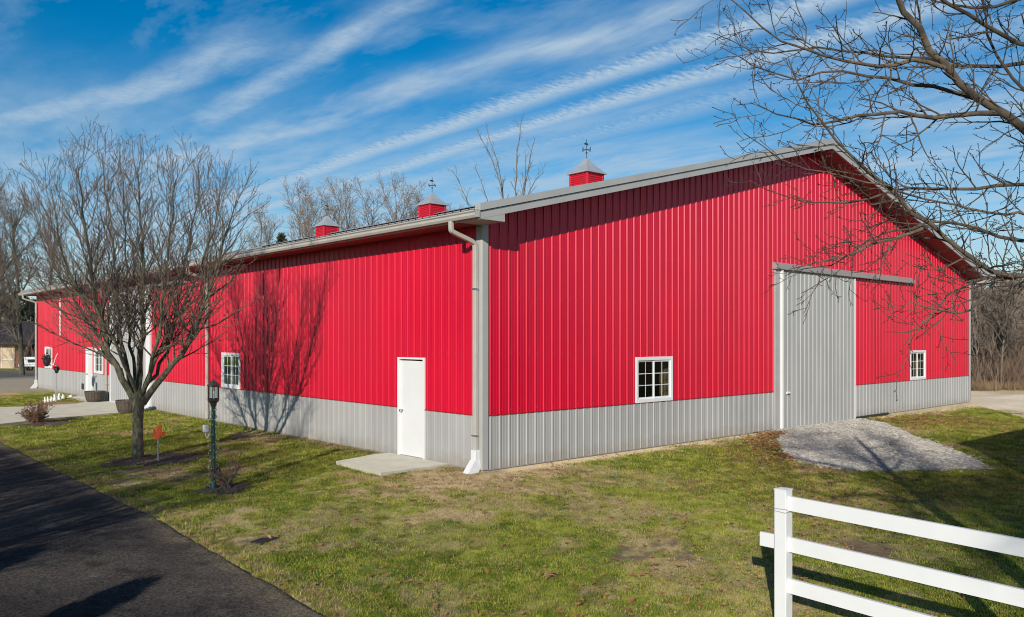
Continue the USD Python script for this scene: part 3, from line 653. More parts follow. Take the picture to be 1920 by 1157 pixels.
# timber posts and a ledge behind the windows, as seen through the glass
b = MB(); b.box((5.75, .25, 0), (5.95, .42, 4.3)); b.box((5.95, .25, 1.3), (6.3, .29, 2.2)); obj('timber_post', b, M['wood_interior'], barn)
b = MB(); b.box((20.15, .25, 0), (20.33, .42, 4.3)); obj('timber_post', b, M['wood_interior'], barn)

# walk-in doors on the long wall
for k, (a, c_) in enumerate(DOORS):
    s_ = MB(); s_.box((.012, a + .045, .018), (.055, c_ - .045, 1.955), .004)
    do = obj('entry_door', s_, M['white_paint'], barn)
    b = MB()
    b.box((-.034, a - .012, -.01), (.08, a + .042, 2.025), .004); b.box((-.034, c_ - .042, -.01), (.08, c_ + .012, 2.025), .004); b.box((-.034, a + .042, 1.985), (.08, c_ - .042, 2.025), .004)
    obj('door_frame', b, M['white_paint'], do)
    b = MB(); b.box((-.02, a + .044, -.012), (.055, c_ - .044, .012)); obj('threshold', b, M['zinc'], do)
    b = MB()
    yk = c_ - .115
    sp = trimesh.creation.icosphere(2, .031); sp.apply_scale((.75, 1, 1)); sp.apply_translation((-.045, yk, .93)); b.mesh(sp)
    b.tube([(.013, yk, .93), (-.03, yk, .93)], [.028, .012], 12); obj('knob', b, M['chrome'], do, smooth=40)
    b = MB()
    for z in (.25, 1.0, 1.72): b.tube([(.008, a + .046, z), (.008, a + .046, z + .1)], .008, 8)
    obj('hinge', b, M['zinc'], do)

# sliding door of the gable end, hung on a covered track
def slide_door(face, spec, r0, mirror, track):
    a0, a1, zl, zh = spec; off = .055
    fc = (lambda a, h, z: face(a, h + off, z))
    def bx(b, p, q_, h0, h1, za, zb, ch=.004): b.box(face(p, h0, za), face(q_, h1, zb), ch)
    b = MB(); bx(b, a0 + .02, a1 - .02, .026, off - .004, zl + .02, zh, 0)
    so = obj('sliding_door', b, M['gray_door'], barn)
    n = max(1, round((a1 - a0) / .9144)); e = np.linspace(a0 + .06, a1 - .06, n + 1)
    for p, q_ in zip(e[:-1], e[1:]): obj('door_panel', panel(p, q_, a0 + .15, zl + .03, lambda x: zh, fc), M['gray_door'], so)
    b = MB()
    bx(b, a0, a0 + .075, .02, off + .065, zl, zh); bx(b, a1 - .06, a1, .02, off + .026, zl, zh); bx(b, a0 + .076, a1 - .061, .021, off + .022, zl, zl + .045)
    obj('door_edge', b, M['white_paint'], so)
    return so
so = slide_door(gable_face, SD, RIB0G, False, None)
b = MB(); b.box((10.56, -.15, .93), (10.70, -.115, .955), .006); b.box((10.56, -.12, .91), (10.585, -.08, .975)); b.box((10.68, -.12, .91), (10.70, -.08, .975)); obj('handle', b, M['white_paint'], so)
b = MB(); b.box((10.05, -.06, -.05), (10.30, -.001, 4.27), .006); obj('door_jamb', b, M['trim_gray'], barn)
b = MB(); b.prism([(-.001, 4.43), (-.001, 4.25), (-.13, 4.235), (-.15, 4.245), (-.15, 4.33), (-.03, 4.43)], 0, 10.0, 18.82); obj('track_cover', b, M['trim_dark'], barn)
b = MB(); b.box((14.66, -.10, -.02), (16.9, -.028, .035), .01); obj('guide_rail', b, M['black_iron'], barn)
so2 = slide_door(left_face, SD2, RIB0L, True, None)
b = MB(); b.box((-.075, 17.62, -.03), (-.001, 17.79, 4.2), .006); obj('door_jamb', b, M['white_paint'], barn)
b = MB(); b.box((-.06, 22.06, -.03), (-.001, 22.2, 4.2), .006); obj('door_jamb', b, M['trim_gray'], barn)
b = MB(); b.prism([(-.001, 4.32), (-.001, 4.15), (-.13, 4.135), (-.15, 4.145), (-.15, 4.22), (-.03, 4.32)], 1, 14.4, 22.4); obj('track_cover', b, M['trim_dark'], barn)
b = MB(); b.box((-.075, 29.42, 2.5), (-.022, 29.50, 4.2), .008); obj('conduit', b, M['white_paint'], barn)
b = MB(); b.box((-.06, 25.85, .28), (-.022, 25.99, .52), .006); obj('outlet_box', b, M['black_iron'], barn)

# three louvred cupolas on the ridge
def cupola(Y, zb=8.30, za=8.86):
    c0 = np.array([BW / 2, Y, 0]); s_ = .44
    b = MB(); b.box(c0 + (-s_ + .03, -s_ + .03, 7.55), c0 + (s_ - .03, s_ - .03, zb)); co = obj('cupola', b, M['red_louver'], barn)
    for sx in (-1, 1):
        for sy in (-1, 1):
            b = MB(); p = c0 + (sx * (s_ - .035), sy * (s_ - .035), 0); b.box(p + (-.04, -.04, 7.55), p + (.04, .04, zb), .004); obj('corner_board', b, M['red_louver'], co)
    for ax in (0, 1):
        for sg in (-1, 1):
            b = MB()
            for k in range(8):
                z = 7.72 + k * .072
                lo_, hi_ = s_ - .035, s_ - .005
                prof = [(hi_, z), (hi_, z + .012), (lo_, z + .068), (lo_, z + .056)]
                for_p = [(sg * p[0], p[1]) for p in prof]
                if ax == 0: b.prism([(c0[0] + p[0], p[1]) for p in for_p], 1, Y - s_ + .08, Y + s_ - .08)
                else: b.prism([(Y + p[0], p[1]) for p in for_p], 0, c0[0] - s_ + .08, c0[0] + s_ - .08)
            obj('louver', b, M['red_louver'], co)
    r = MB(); e = .525
    rings = [(e, zb - .01), (e, zb + .02), (e * .86, zb + .075), (e * .45, zb + .30), (.05, za)]
    pts = [[(c0[0] + sx * w, Y + sy * w, z) for sx, sy in ((-1, -1), (1, -1), (1, 1), (-1, 1))] for w, z in rings]
    v = np.array(pts).reshape(-1, 3); f = [[i * 4 + j, i * 4 + (j + 1) % 4, i * 4 + 4 + (j + 1) % 4, i * 4 + 4 + j] for i in range(4) for j in range(4)] + [[16, 17, 18, 19], [3, 2, 1, 0]]
    r.add(v, f); obj('cupola_roof', r, M['galv_roof'], co)
    w = MB(); w.tube([c0 + (0, 0, za - .02), c0 + (0, 0, za + .70)], .011, 8)
    for d in ((.16, 0), (-.16, 0), (0, .16), (0, -.16)):
        w.tube([c0 + (0, 0, za + .33), c0 + (d[0], d[1], za + .33)], .010, 6)
        w.box(c0 + (d[0] * 1.15 - .014, d[1] * 1.15 - .014, za + .28), c0 + (d[0] * 1.15 + .014, d[1] * 1.15 + .014, za + .39), .006)
    sp = trimesh.creation.icosphere(1, .035); sp.apply_translation(c0 + (0, 0, za + .22)); w.mesh(sp)
    w.hull([c0 + (-.07, -.004, za + .50), c0 + (.10, -.006, za + .50), c0 + (-.10, .006, za + .50), c0 + (.10, .006, za + .50), c0 + (-.12, 0, za + .56), c0 + (.03, 0, za + .58)])
    obj('weathervane', w, M['black_iron'], co)
for Y in (8.6, 17.9, 27.2): cupola(Y)

# ------------------------------------------------------------------ trees
def unproject(x, y, D):
    r, u = (x - 960) / F, (HY - y) / F
    return np.array([CX + D * (SN + CS * r), CY + D * (CS - SN * r), CH + D * u])
def at_cam(r, d): return np.array([CX + SN * d + CS * r, CY + CS * d - SN * r])
def resample(P, step, rng=None, wig=0.0):
    P = smooth_path(P, 2); s_ = np.r_[0, np.cumsum(np.linalg.norm(np.diff(P, axis=0), axis=1))]
    n = max(4, int(s_[-1] / step) + 1); t = np.linspace(0, s_[-1], n)
    Q = np.stack([np.interp(t, s_, P[:, k]) for k in range(3)], 1)
    if rng is not None and wig: Q[1:-1] += rng.normal(0, wig, (n - 2, 3))
    return Q
def shoot(rng, p, d, L, n, wig, up):
    st = L / (n - 1); pts = [p]; d = d / np.linalg.norm(d)
    for _ in range(n - 1):
        d = d + rng.normal(0, wig, 3) + np.array([0, 0, up]); d = d / np.linalg.norm(d); pts.append(pts[-1] + d * st)
    return np.array(pts)
def spawn(rng, polys, radii, spacing, t0, ang, length, n, wig, up, rr, rmax, rend, power=1.0, zmin=-9):
    out_p, out_r = [], []
    for P, R in zip(polys, radii):
        seg = np.linalg.norm(np.diff(P, axis=0), axis=1); s_ = np.r_[0, np.cumsum(seg)]; L = s_[-1]
        pos = t0 * L + spacing * rng.uniform(.2, .8)
        phase = rng.uniform(0, 6.28)
        while pos < L:
            t = pos / L
            p = np.array([np.interp(pos, s_, P[:, k]) for k in range(3)]); i = min(np.searchsorted(s_, pos), len(P) - 1); i = max(i, 1)
            T = P[i] - P[i - 1]; T /= np.linalg.norm(T) + 1e-12
            phase += 2.4 + rng.normal(0, .5)
            a = np.cross(T, (0, 0, 1.0)); a = a / (np.linalg.norm(a) + 1e-9) if np.linalg.norm(a) > .05 else np.array([1.0, 0, 0]); c_ = np.cross(T, a)
            th = rng.uniform(*ang); d = T * math.cos(th) + (a * math.cos(phase) + c_ * math.sin(phase)) * math.sin(th)
            le = rng.uniform(*length) * (1 - .55 * t ** power) * min(1, .5 + L)
            r0_ = min(rmax, rr * np.interp(pos, s_, R)); q_ = shoot(rng, p, d, le, n, wig, up)
            if q_[-1][2] > zmin: out_p.append(q_); out_r.append(np.linspace(r0_, rend, n))
            pos += spacing * rng.uniform(.6, 1.4)
    return out_p, out_r
def tips(rng, polys, size, frac=1.0):
    """Small buds: two-sided spindles at the tips of twigs."""
    b = MB(); V, Fc = [], []
    n = 0
    base = np.array([[0, 0, -1], [.4, 0, 0], [-.2, .35, 0], [-.2, -.35, 0], [0, 0, 1.0]])
    fc = np.array([[0, 2, 1], [0, 3, 2], [0, 1, 3], [4, 1, 2], [4, 2, 3], [4, 3, 1]])
    for P in polys:
        if rng.random() > frac: continue
        T = P[-1] - P[-2]; T /= np.linalg.norm(T) + 1e-12; a = np.cross(T, (1, .3, 0)); a /= np.linalg.norm(a) + 1e-9; c_ = np.cross(T, a)
        V.append(P[-1] + (base[:, :1] * a + base[:, 1:2] * c_ + base[:, 2:] * T) * size * rng.uniform(.7, 1.4)); Fc.append(fc + n); n += 5
    return np.vstack(V), np.vstack(Fc)
def cat(a, b_): return np.vstack([a[0], b_[0]]), np.vstack([a[1], b_[1] + len(a[0])])

# --- the tree in front of the long wall
rng = np.random.default_rng(11)
TB = np.array([-4.06, 6.2, float(terr(-4.06, 6.2))]); D0 = 16.85
ft = thing('bare_tree', 'spreading leafless tree with forked trunk on the lawn before the red wall', 'tree', TB)
LIMBS = [([(254, 756), (228, 708), (200, 650), (186, 570), (165, 440), (150, 300), (146, 250)], [0, -.1, -.2, -.4, -.7, -.9, -1.0], .085),
         ([(257, 756), (240, 715), (226, 640), (220, 540), (206, 400), (196, 280), (190, 225)], [0, .2, .5, .8, 1.1, 1.3, 1.4], .065),
         ([(260, 760), (262, 690), (265, 600), (268, 460), (262, 330), (258, 250)], [0, 0, -.1, -.2, 0, .1], .085),
         ([(264, 752), (282, 702), (305, 640), (348, 560), (385, 450), (410, 350), (420, 290)], [0, .2, .5, .9, 1.3, 1.5, 1.6], .062),
         ([(268, 756), (296, 716), (342, 662), (380, 590), (396, 510), (420, 415), (438, 350), (444, 325)], [0, -.2, -.4, -.7, -.9, -1.1, -1.2, -1.2], .085),
         ([(263, 745), (283, 690), (300, 610), (311, 490), (325, 360), (330, 280)], [0, -.4, -.9, -1.2, -1.5, -1.6], .058),
         ([(252, 748), (222, 700), (175, 620), (120, 520), (82, 430), (62, 350), (52, 320)], [0, .3, .6, .9, 1.2, 1.4, 1.5], .055),
         ([(264, 740), (300, 690), (322, 640), (332, 560), (352, 430), (372, 320), (376, 270)], [0, .5, .9, 1.2, 1.7, 2.0, 2.1], .052),
         ([(258, 740), (234, 690), (204, 610), (150, 540), (108, 420), (96, 300)], [0, -.5, -.9, -1.4, -1.9, -2.0], .05),
         ([(262, 740), (250, 690), (244, 600), (238, 480), (232, 340), (228, 260)], [0, .6, 1.2, 1.7, 2.2, 2.4], .05)]
b = MB(); zf = 1.12
tr = np.array([unproject(258, 862, D0), unproject(259, 840, D0), unproject(258, 800, D0), unproject(259, 770, D0), unproject(261, 744, D0)]); tr[0][2] = TB[2] - .05
b.tube(smooth_path(tr - TB, 2), np.interp(np.linspace(0, 1, len(smooth_path(tr, 2))), [0, .12, .5, 1], [.165, .115, .102, .115]), 16)
obj('trunk', b, M['bark'], ft, smooth=True)
lp, lr = [], []
for px, dd, r in LIMBS:
    P = resample(np.array([unproject(x, y + 62 * min(1, max(0, (600 - y) / 350)), D0 + d) for (x, y), d in zip(px, dd)]) - TB, .28, rng, .022)
    R = np.interp(np.linspace(0, 1, len(P)), [0, .15, .5, 1], [r * .86, r * .70, r * .43, .008])
    lp.append(P); lr.append(R)
    obj('limb', tubes([P], [R], 9), M['bark'], ft, smooth=True)
p1, r1 = spawn(rng, lp, lr, .125, .20, (.45, .95), (1.0, 2.4), 11, .10, .075, .5, .019, .0045, .9)
p2, r2 = spawn(rng, p1, r1, .085, .15, (.35, .9), (.25, .8), 6, .12, .10, .6, .008, .0040)
p2b, r2b = spawn(rng, lp, lr, .14, .30, (.5, 1.1), (.2, .8), 5, .12, .08, .4, .007, .0036)
p3, r3 = spawn(rng, p2, r2, .15, .2, (.4, .9), (.07, .2), 3, .1, .05, .7, .005, .0034)
obj('branches', tubes(p1, r1, 5), M['bark'], ft, smooth=True, kind='stuff')
tw = tubes(p2 + p2b + p3, r2 + r2b + r3, 3)
tw = cat(tw, tips(rng, p1 + p2 + p3, .014, .8))
obj('twigs', tw, M['twig_red'], ft, kind='stuff')

# --- the tree at the right whose boughs reach into the view
rng = np.random.default_rng(5)
rx, ry = at_cam(5.25, 6.6); RB = np.array([rx, ry, float(terr(rx, ry))])
rt = thing('bare_tree', 'leafless tree at the right whose long boughs hang before the gable', 'tree', RB)
def bough(px, dep, r0_, r1_): return px, dep, r0_, r1_
BOUGHS = [([(2110, 430), (1990, 300), (1920, 243), (1840, 186), (1770, 125), (1712, 45), (1670, -40), (1630, -140)], [6.5, 6.3, 6.1, 6.0, 5.9, 5.8, 5.7, 5.6], .050, .016),
          ([(2130, 330), (2010, 120), (1920, 80), (1840, 42), (1760, 0), (1680, -50)], [6.6, 6.4, 6.2, 6.1, 6.0, 5.9], .030, .010),
          ([(2120, 520), (2010, 430), (1920, 400), (1850, 398), (1800, 390), (1740, 372), (1680, 366), (1610, 337), (1540, 322), (1470, 300), (1395, 250)], [6.5, 6.3, 6.0, 5.8, 5.7, 5.6, 5.5, 5.4, 5.3, 5.2, 5.1], .015, .003),
          ([(1990, 380), (1920, 340), (1860, 352), (1790, 356), (1700, 348), (1620, 372), (1540, 385), (1470, 368), (1405, 338)], [6.3, 6.5, 6.5, 6.6, 6.7, 6.8, 6.9, 7.0, 7.1], .017, .003),
          ([(2100, 600), (2000, 540), (1920, 520), (1870, 514), (1838, 490), (1800, 468), (1742, 425), (1662, 352), (1611, 305), (1556, 262), (1528, 218), (1497, 165), (1478, 110)], [6.5, 6.2, 5.9, 5.8, 5.7, 5.7, 5.6, 5.5, 5.4, 5.3, 5.3, 5.2, 5.2], .030, .004),
          ([(1772, 127), (1720, 108), (1640, 128), (1560, 110), (1480, 88), (1420, 45), (1360, -10)], [5.9, 5.8, 5.6, 5.5, 5.4, 5.3, 5.2], .017, .003),
          ([(1920, 118), (1830, 126), (1740, 112), (1660, 104), (1570, 92), (1470, 98), (1400, 92), (1338, 62)], [6.3, 6.4, 6.5, 6.5, 6.5, 6.6, 6.7, 6.7], .016, .003),
          ([(1845, 190), (1790, 168), (1720, 160), (1640, 142), (1560, 134), (1490, 150), (1420, 128), (1350, 88)], [6.0, 6.1, 6.2, 6.3, 6.4, 6.5, 6.6, 6.6], .016, .003),
          ([(1878, 212), (1820, 215), (1750, 222), (1670, 205), (1590, 230), (1520, 236), (1462, 218), (1420, 196)], [6.1, 5.9, 5.7, 5.5, 5.4, 5.3, 5.2, 5.1], .022, .003),
          ([(1990, 520), (1920, 516), (1850, 521), (1805, 540), (1775, 560), (1745, 588), (1700, 618), (1662, 622)], [6.1, 6.0, 5.8, 5.6, 5.5, 5.4, 5.3, 5.3], .014, .003),
          ([(1868, 524), (1856, 545), (1838, 560), (1822, 580), (1800, 588), (1760, 575), (1700, 565)], [5.8, 5.8, 5.7, 5.7, 5.6, 5.6, 5.6], .012, .003),
          ([(2020, 240), (1920, 182), (1880, 130), (1850, 60), (1835, -20)], [6.4, 6.3, 6.3, 6.3, 6.3], .018, .006),
          ([(1920, 452), (1850, 440), (1780, 410), (1700, 430), (1620, 452), (1560, 498), (1478, 512)], [6.4, 6.5, 6.6, 6.6, 6.7, 6.8, 6.8], .015, .003),
          ([(1740, 425), (1690, 440), (1620, 470), (1545, 492), (1480, 505)], [5.6, 5.5, 5.4, 5.3, 5.2], .012, .003),
          ([(2030, -40), (1950, -20), (1880, 10), (1800, 15), (1720, -10)], [6.8, 6.9, 7.0, 7.1, 7.2], .022, .006),
          ([(1985, 470), (1940, 500), (1905, 560), (1880, 620)], [6.1, 6.0, 5.9, 5.8], .014, .003)]
b = MB()
tr = np.array([(0, 0, -.05), (0, .02, .25), (.02, .03, 1.0), (.0, .06, 1.9), (-.05, .12, 2.8), (-.1, .15, 4.0), (-.08, .2, 4.9), (-.1, .2, 5.7)])
P = smooth_path(tr, 2); b.tube(P, np.interp(np.linspace(0, 1, len(P)), [0, .08, .4, 1], [.22, .165, .13, .03]), 14); obj('trunk', b, M['bark_light'], rt, smooth=True)
lp, lr = [], []
for px, dep, ra, rb_ in BOUGHS:
    P = np.array([unproject(x, y, d) for (x, y), d in zip(px, dep)]) - RB
    if px[0][0] > 2050:                                      # starts on the trunk
        t_ = np.array([-.03, .08, max(1.6, P[0][2] - .5)]); P = np.vstack([t_, P])
    P = resample(P, .16, rng, .012); R = np.interp(np.linspace(0, 1, len(P)), [0, .3, 1], [ra, ra * .75, rb_])
    lp.append(P); lr.append(R); obj('bough', tubes([P], [R], 9), M['bark_light'], rt, smooth=True)
# the side of the tree out of view
op, orr = spawn(rng, [np.array([(0, .02, 1.2), (-.05, .12, 3.0), (-.1, .2, 5.6)])], [np.array([.11, .10, .03])], .26, .25, (.9, 1.45), (1.8, 3.4), 9, .08, .05, .5, .05, .012)
def unseen(p):
    rel = p + RB - np.array([CX, CY, CH]); d = rel @ fwd; return d < .5 or (rel @ right) / d > .66 or rel[2] / d > .44
keep = [i for i, P in enumerate(op) if all(unseen(p) for p in P)]; op, orr = [op[i] for i in keep], [orr[i] for i in keep]
p1, r1 = spawn(rng, lp, lr, .10, .12, (.5, 1.1), (.25, .85), 8, .14, .03, .5, .0075, .0026, .6)
q1, s1 = spawn(rng, op, orr, .17, .2, (.5, 1.0), (.5, 1.2), 6, .12, .04, .5, .012, .004)
p2, r2 = spawn(rng, p1, r1, .075, .12, (.5, 1.1), (.08, .36), 5, .15, .05, .7, .0042, .0022)
p3, r3 = spawn(rng, p2, r2, .07, .2, (.5, 1.2), (.03, .08), 3, .1, .05, .8, .0036, .0026)
q2, s2 = spawn(rng, q1, s1, .12, .2, (.5, 1.0), (.2, .5), 4, .12, .05, .6, .007, .004)
obj('branches', tubes(op + p1 + q1, orr + r1 + s1, 6), M['bark_light'], rt, smooth=True, kind='stuff')
tw = tubes(p2 + p3 + q2, r2 + r3 + s2, 4)
tw = cat(tw, tips(rng, p2 + p3, .0075, .9))
obj('twigs', tw, M['twig'], rt, kind='stuff')

# --- trees farther off: a few prototypes, every tree an object
def far_tree(seed, H, spread, nl, bark, twig, label, loc, group, trunk_r=.2, fork=.25, dens=1.0, upright=.08):
    rng = np.random.default_rng(seed); t = thing('background_tree', label, 'tree', loc, 0, group)
    P = shoot(rng, np.array([0, 0, -.2]), np.array([rng.normal(0, .05), rng.normal(0, .05), 1]), H * .8, 9, .05, .05); R = np.linspace(trunk_r, .03, 9)
    lp, lr = spawn(rng, [P], [R], H * .8 * (1 - fork) / nl, fork, (.35, .85), (spread * .8, spread * 1.4), 9, .09, upright, .6, trunk_r * .55, .02, .7)
    p1, r1 = spawn(rng, lp, lr, .40 / dens, .15, (.4, .9), (.9, 2.4), 6, .11, upright * .9, .55, .032, .013, .7)
    p2, r2 = spawn(rng, p1, r1, .13 / dens, .12, (.4, .95), (.4, 1.2), 4, .13, upright, .7, .020, .013)
    p3, r3 = spawn(rng, p2, r2, .24 / dens, .2, (.4, .95), (.2, .5), 3, .13, upright * .5, .8, .012, .009)
    k = H / max(p[:, 2].max() for p in lp + p1 + p2 + [P])
    sc = lambda L: [p * k for p in L]
    obj('trunk', tubes(sc([P]), [R], 8), bark, t, smooth=True)
    obj('crown', tubes(sc(lp + p1), lr + r1, 4), bark, t, smooth=True, kind='stuff')
    obj('twigs', tubes(sc(p2 + p3), r2 + r3, 3), twig, t, kind='stuff')
    return t
GB, GR, GL = 'trees behind the barn roof', 'trees of the wood beyond the gravel', 'trees behind the far end of the barn'
def ground_at(x, D): # ground point on the ray of column x at distance D
    p = unproject(x, HY, D); return np.array([p[0], p[1], -.1])
protoA = far_tree(21, 16.9, 4.4, 15, M['far_bark'], M['far_twig'], 'tall bare brown tree left of the middle cupola', ground_at(655, 72), GB, .24)
protoB = far_tree(22, 17.2, 4.2, 16, M['far_bark'], M['far_twig'], 'tall bare brown tree rising behind the middle cupola', ground_at(765, 74), GB, .22)
protoC = far_tree(23, 15.2, 3.8, 14, M['pale_bark'], M['far_twig'], 'bare pale tree just right of the farthest cupola', ground_at(705, 66), GB, .2)
n_ = [0]
def more(proto, x, D, rz, sc, label, g): dup(proto, ground_at(x, D), rz, label, g, sc)
for proto, x, D, rz, sc, label in ((protoA, 600, 76, 70, .98, 'tall bare tree whose crown stands behind the farthest cupola'), (protoB, 545, 70, 140, .88, 'bare tree left of the farthest cupola, half hidden by the near tree'),
        (protoC, 505, 74, 30, .95, 'bare tree behind the right edge of the near tree crown'), (protoA, 730, 78, 200, 1.02, 'bare tree between the farthest and the middle cupola, rearmost of them'), (protoC, 800, 80, 260, 1.12, 'bare tree at the right end of the row by the middle cupola'),
        (protoB, 580, 82, 15, 1.06, 'bare tree in the second row left of the farthest cupola'), (protoA, 628, 85, 335, 1.1, 'bare tree in the second row right of the farthest cupola'), (protoC, 770, 82, 75, 1.18, 'bare tree in the second row behind the middle cupola'), (protoB, 822, 86, 180, 1.0, 'bare tree in the second row right of the middle cupola'), (protoC, 470, 76, 95, .98, 'bare tree behind the near tree, well left of the cupolas'),
        (protoB, 685, 84, 310, 1.1, 'bare tree midway between two cupolas, in the second row'), (protoA, 840, 95, 250, .86, 'small faint bare tree right of the middle cupola'), (protoC, 1055, 75, 90, .80, 'thin bare treetop peeping out left of the nearest cupola'), (protoB, 1172, 70, 20, .88, 'thin bare treetop just right of the nearest cupola')):
    more(proto, x, D, rz, sc, label, GB)
rng = np.random.default_rng(31); B0 = ground_at(958, 62)
dt = thing('background_tree', 'tall sparse many-stemmed treetop above the roof left of the nearest cupola', 'tree', B0)
STEMS = [[(958, 690), (952, 480), (946, 380), (930, 315), (908, 268), (894, 243)], [(958, 600), (946, 375), (935, 310), (922, 268), (912, 238)], [(960, 690), (966, 420), (968, 340), (972, 275), (978, 217)], [(966, 440), (980, 360), (992, 310), (1000, 268)], [(966, 450), (988, 370), (1004, 338), (1020, 322)], [(955, 520), (905, 420), (872, 370), (858, 335), (847, 318)], [(958, 560), (925, 410), (905, 350), (893, 318)], [(966, 460), (975, 380), (986, 330), (985, 290)]]
lp, lr = [], []
for k, st in enumerate(STEMS):
    P = resample(np.array([unproject(x, y, 62 + (k % 3) * .6) for x, y in st]) - B0, .9, rng, .05); lp.append(P); lr.append(np.linspace(.13 if k in (0, 2) else .075, .018, len(P)))
    obj('stem', tubes([P], [lr[-1]], 6), M['far_bark'], dt, smooth=True)
p1, r1 = spawn(rng, lp, lr, .55, .45, (.35, .75), (.7, 2.0), 6, .1, .08, .6, .034, .014); p2, r2 = spawn(rng, p1, r1, .35, .2, (.35, .8), (.3, .9), 4, .1, .08, .7, .018, .012)
obj('twigs', tubes(p1 + p2, [r for r in r1] + [r for r in r2], 4), M['far_bark'], dt, kind='stuff')
# far end of the barn, left edge
protoL = far_tree(41, 13.0, 3.4, 12, M['bark'], M['far_twig'], 'big bare tree at the far corner of the barn beside the white truck', ground_at(43, 54), GL, .17, .13, 1.4)
for x, D, rz, sc, label, pr in ((-20, 50, 60, 1.0, 'bare tree cut by the left edge before the beige house', protoL), (12, 75, 120, 1.05, 'bare tree rising behind the beige house roof', protoA), (75, 80, 190, .95, 'bare tree just above the far end of the barn roof', protoB), (120, 95, 10, 1.0, 'bare tree behind the barn roof beyond the white pipe', protoC), (-60, 70, 220, 1.1, 'bare tree farthest left behind the house', protoC), (190, 100, 40, .9, 'bare tree seen through the left part of the near crown', protoA), (300, 98, 90, .92, 'bare tree seen through the middle of the near crown', protoB), (400, 92, 150, .9, 'bare tree seen through the right part of the near crown', protoC)):
    more(pr, x, D, rz, sc, label, GL)

# evergreens
def cedar(label, loc, H, W, seed, m, cat_='tree', name='cedar_tree'):
    rng = np.random.default_rng(seed); t = thing(name, label, cat_, loc)
    b = MB(); b.tube([(0, 0, -.1), (0, 0, H * .5), (0, 0, H * .95)], [.06 * W + .03, .04 * W, .01], 7); obj('trunk', b, M['far_bark'], t, smooth=True)
    n = int(2600 * max(1, W)); h = rng.random(n) ** .8; prof = np.interp(h, [0, .12, .45, .8, 1], [.55, .95, 1, .55, .06]); a = rng.random(n) * 6.283
    lump = .75 + .5 * meshkit.fbm(np.stack([np.cos(a) * 1.6, np.sin(a) * 1.6, h * 5], -1), 3, seed); r = prof * W * lump * np.sqrt(rng.uniform(.25, 1, n))
    p = np.stack([r * np.cos(a), r * np.sin(a), h * H + .1], 1)
    d = np.stack([np.cos(a), np.sin(a), rng.uniform(.3, 1.4, n)], 1) + rng.normal(0, .35, (n, 3)); d /= np.linalg.norm(d, axis=1)[:, None]
    s_ = np.cross(d, rng.normal(0, 1, (n, 3))); s_ /= np.linalg.norm(s_, axis=1)[:, None]; L = rng.uniform(.10, .22, n)[:, None] * (.6 + .25 * H / 3)
    v = np.stack([p - s_ * L * .22, p + s_ * L * .22, p + d * L + s_ * L * .10, p + d * L * 1.35, p + d * L - s_ * L * .10], 1).reshape(-1, 3)
    k = np.arange(n)[:, None] * 5; f = np.vstack([k + [0, 1, 2], k + [0, 2, 4], k + [4, 2, 3]])
    obj('foliage', (v, f), m, t, kind='stuff'); return t
cedar('small brownish cedar top just above the roof left of the farthest cupola', ground_at(528, 60), 9.9, 1.05, 51, M['cedar'])
cedar('dark cedar in the wood right of the barn corner, taller one', ground_at(1888, 44), 5.3, 1.7, 52, M['cedar'])
cedar('low dark cedar close behind the right barn corner', ground_at(1842, 43), 3.4, .9, 53, M['cedar'])

for x, D, H, W, lab in ((8, 76, 6.4, 2.6, 'dark evergreen behind the beige garage'), (34, 80, 6.9, 2.8, 'dark evergreen behind the brick wall'), (62, 84, 6.2, 2.6, 'dark evergreen beyond the white truck')):
    cedar(lab, ground_at(x, D), H, W, int(D), M['arbor'])
# wood at the right beyond the gravel lot
protoW = far_tree(61, 5.8, 1.5, 9, M['pale_bark'], M['far_twig'], 'pale slim tree in the wood close behind the right barn corner', ground_at(1829, 41), GR, .042, .35, 1.5, .12)
protoX = far_tree(62, 5.2, 1.6, 10, M['far_bark'], M['far_twig'], 'slim grey tree in the wood nearest the right edge', ground_at(1905, 42), GR, .042, .3, 1.5, .10)
rg = np.random.default_rng(9)
WOOD = ['forked pale tree at the wood edge behind the barn corner', 'leaning pale trunk at the edge of the wood', 'thin straight trunk at the front of the wood', 'bare tree at the right edge of the wood', 'tall pale tree forking above the wood', 'bare tree left of the dark cedar', 'bare tree right of the dark cedar', 'bare tree behind the dark cedar', 'thin tree behind the low cedar', 'bare tree in the second row of the wood', 'grey tree in the back row of the wood', 'bare tree at the far right of the back row', 'bare tree among the brown brush', 'thin tree behind the brown brush']
for i, lab in enumerate(WOOD):
    x = (1850, 1868, 1878, 1916, 1846, 1872, 1903, 1890, 1838, 1860, 1882, 1925, 1897, 1832)[i]; D = (42, 41, 40.5, 43, 47, 46, 46, 50, 47, 53, 58, 56, 44, 60)[i]
    dup((protoW, protoX)[i % 2], ground_at(x, D), rg.uniform(0, 360), lab, GR, rg.uniform(.8, 1.1) * (1 + (D - 42) * .012))
def brush(name, m, seed, n, D0_, D1_, x0, x1, h0, h1):
    rng = np.random.default_rng(seed); P, R = [], []
    for _ in range(n):
        D = rng.uniform(D0_, D1_); p = ground_at(rng.uniform(x0, x1), D); p[2] -= .05
        for _k in range(4):
            q_ = shoot(rng, p + rng.normal(0, .12, 3) * (1, 1, 0), np.array([rng.normal(0, .35), rng.normal(0, .35), 1]), rng.uniform(h0, h1), 5, .16, .02); P.append(q_); R.append(np.linspace(.012, .006, 5))
    a, ra = spawn(rng, P, R, .22, .2, (.4, 1.1), (.3, .9), 4, .15, .03, .7, .008, .005)
    o = obj(name, tubes(P + a, R + ra, 3), m); return o
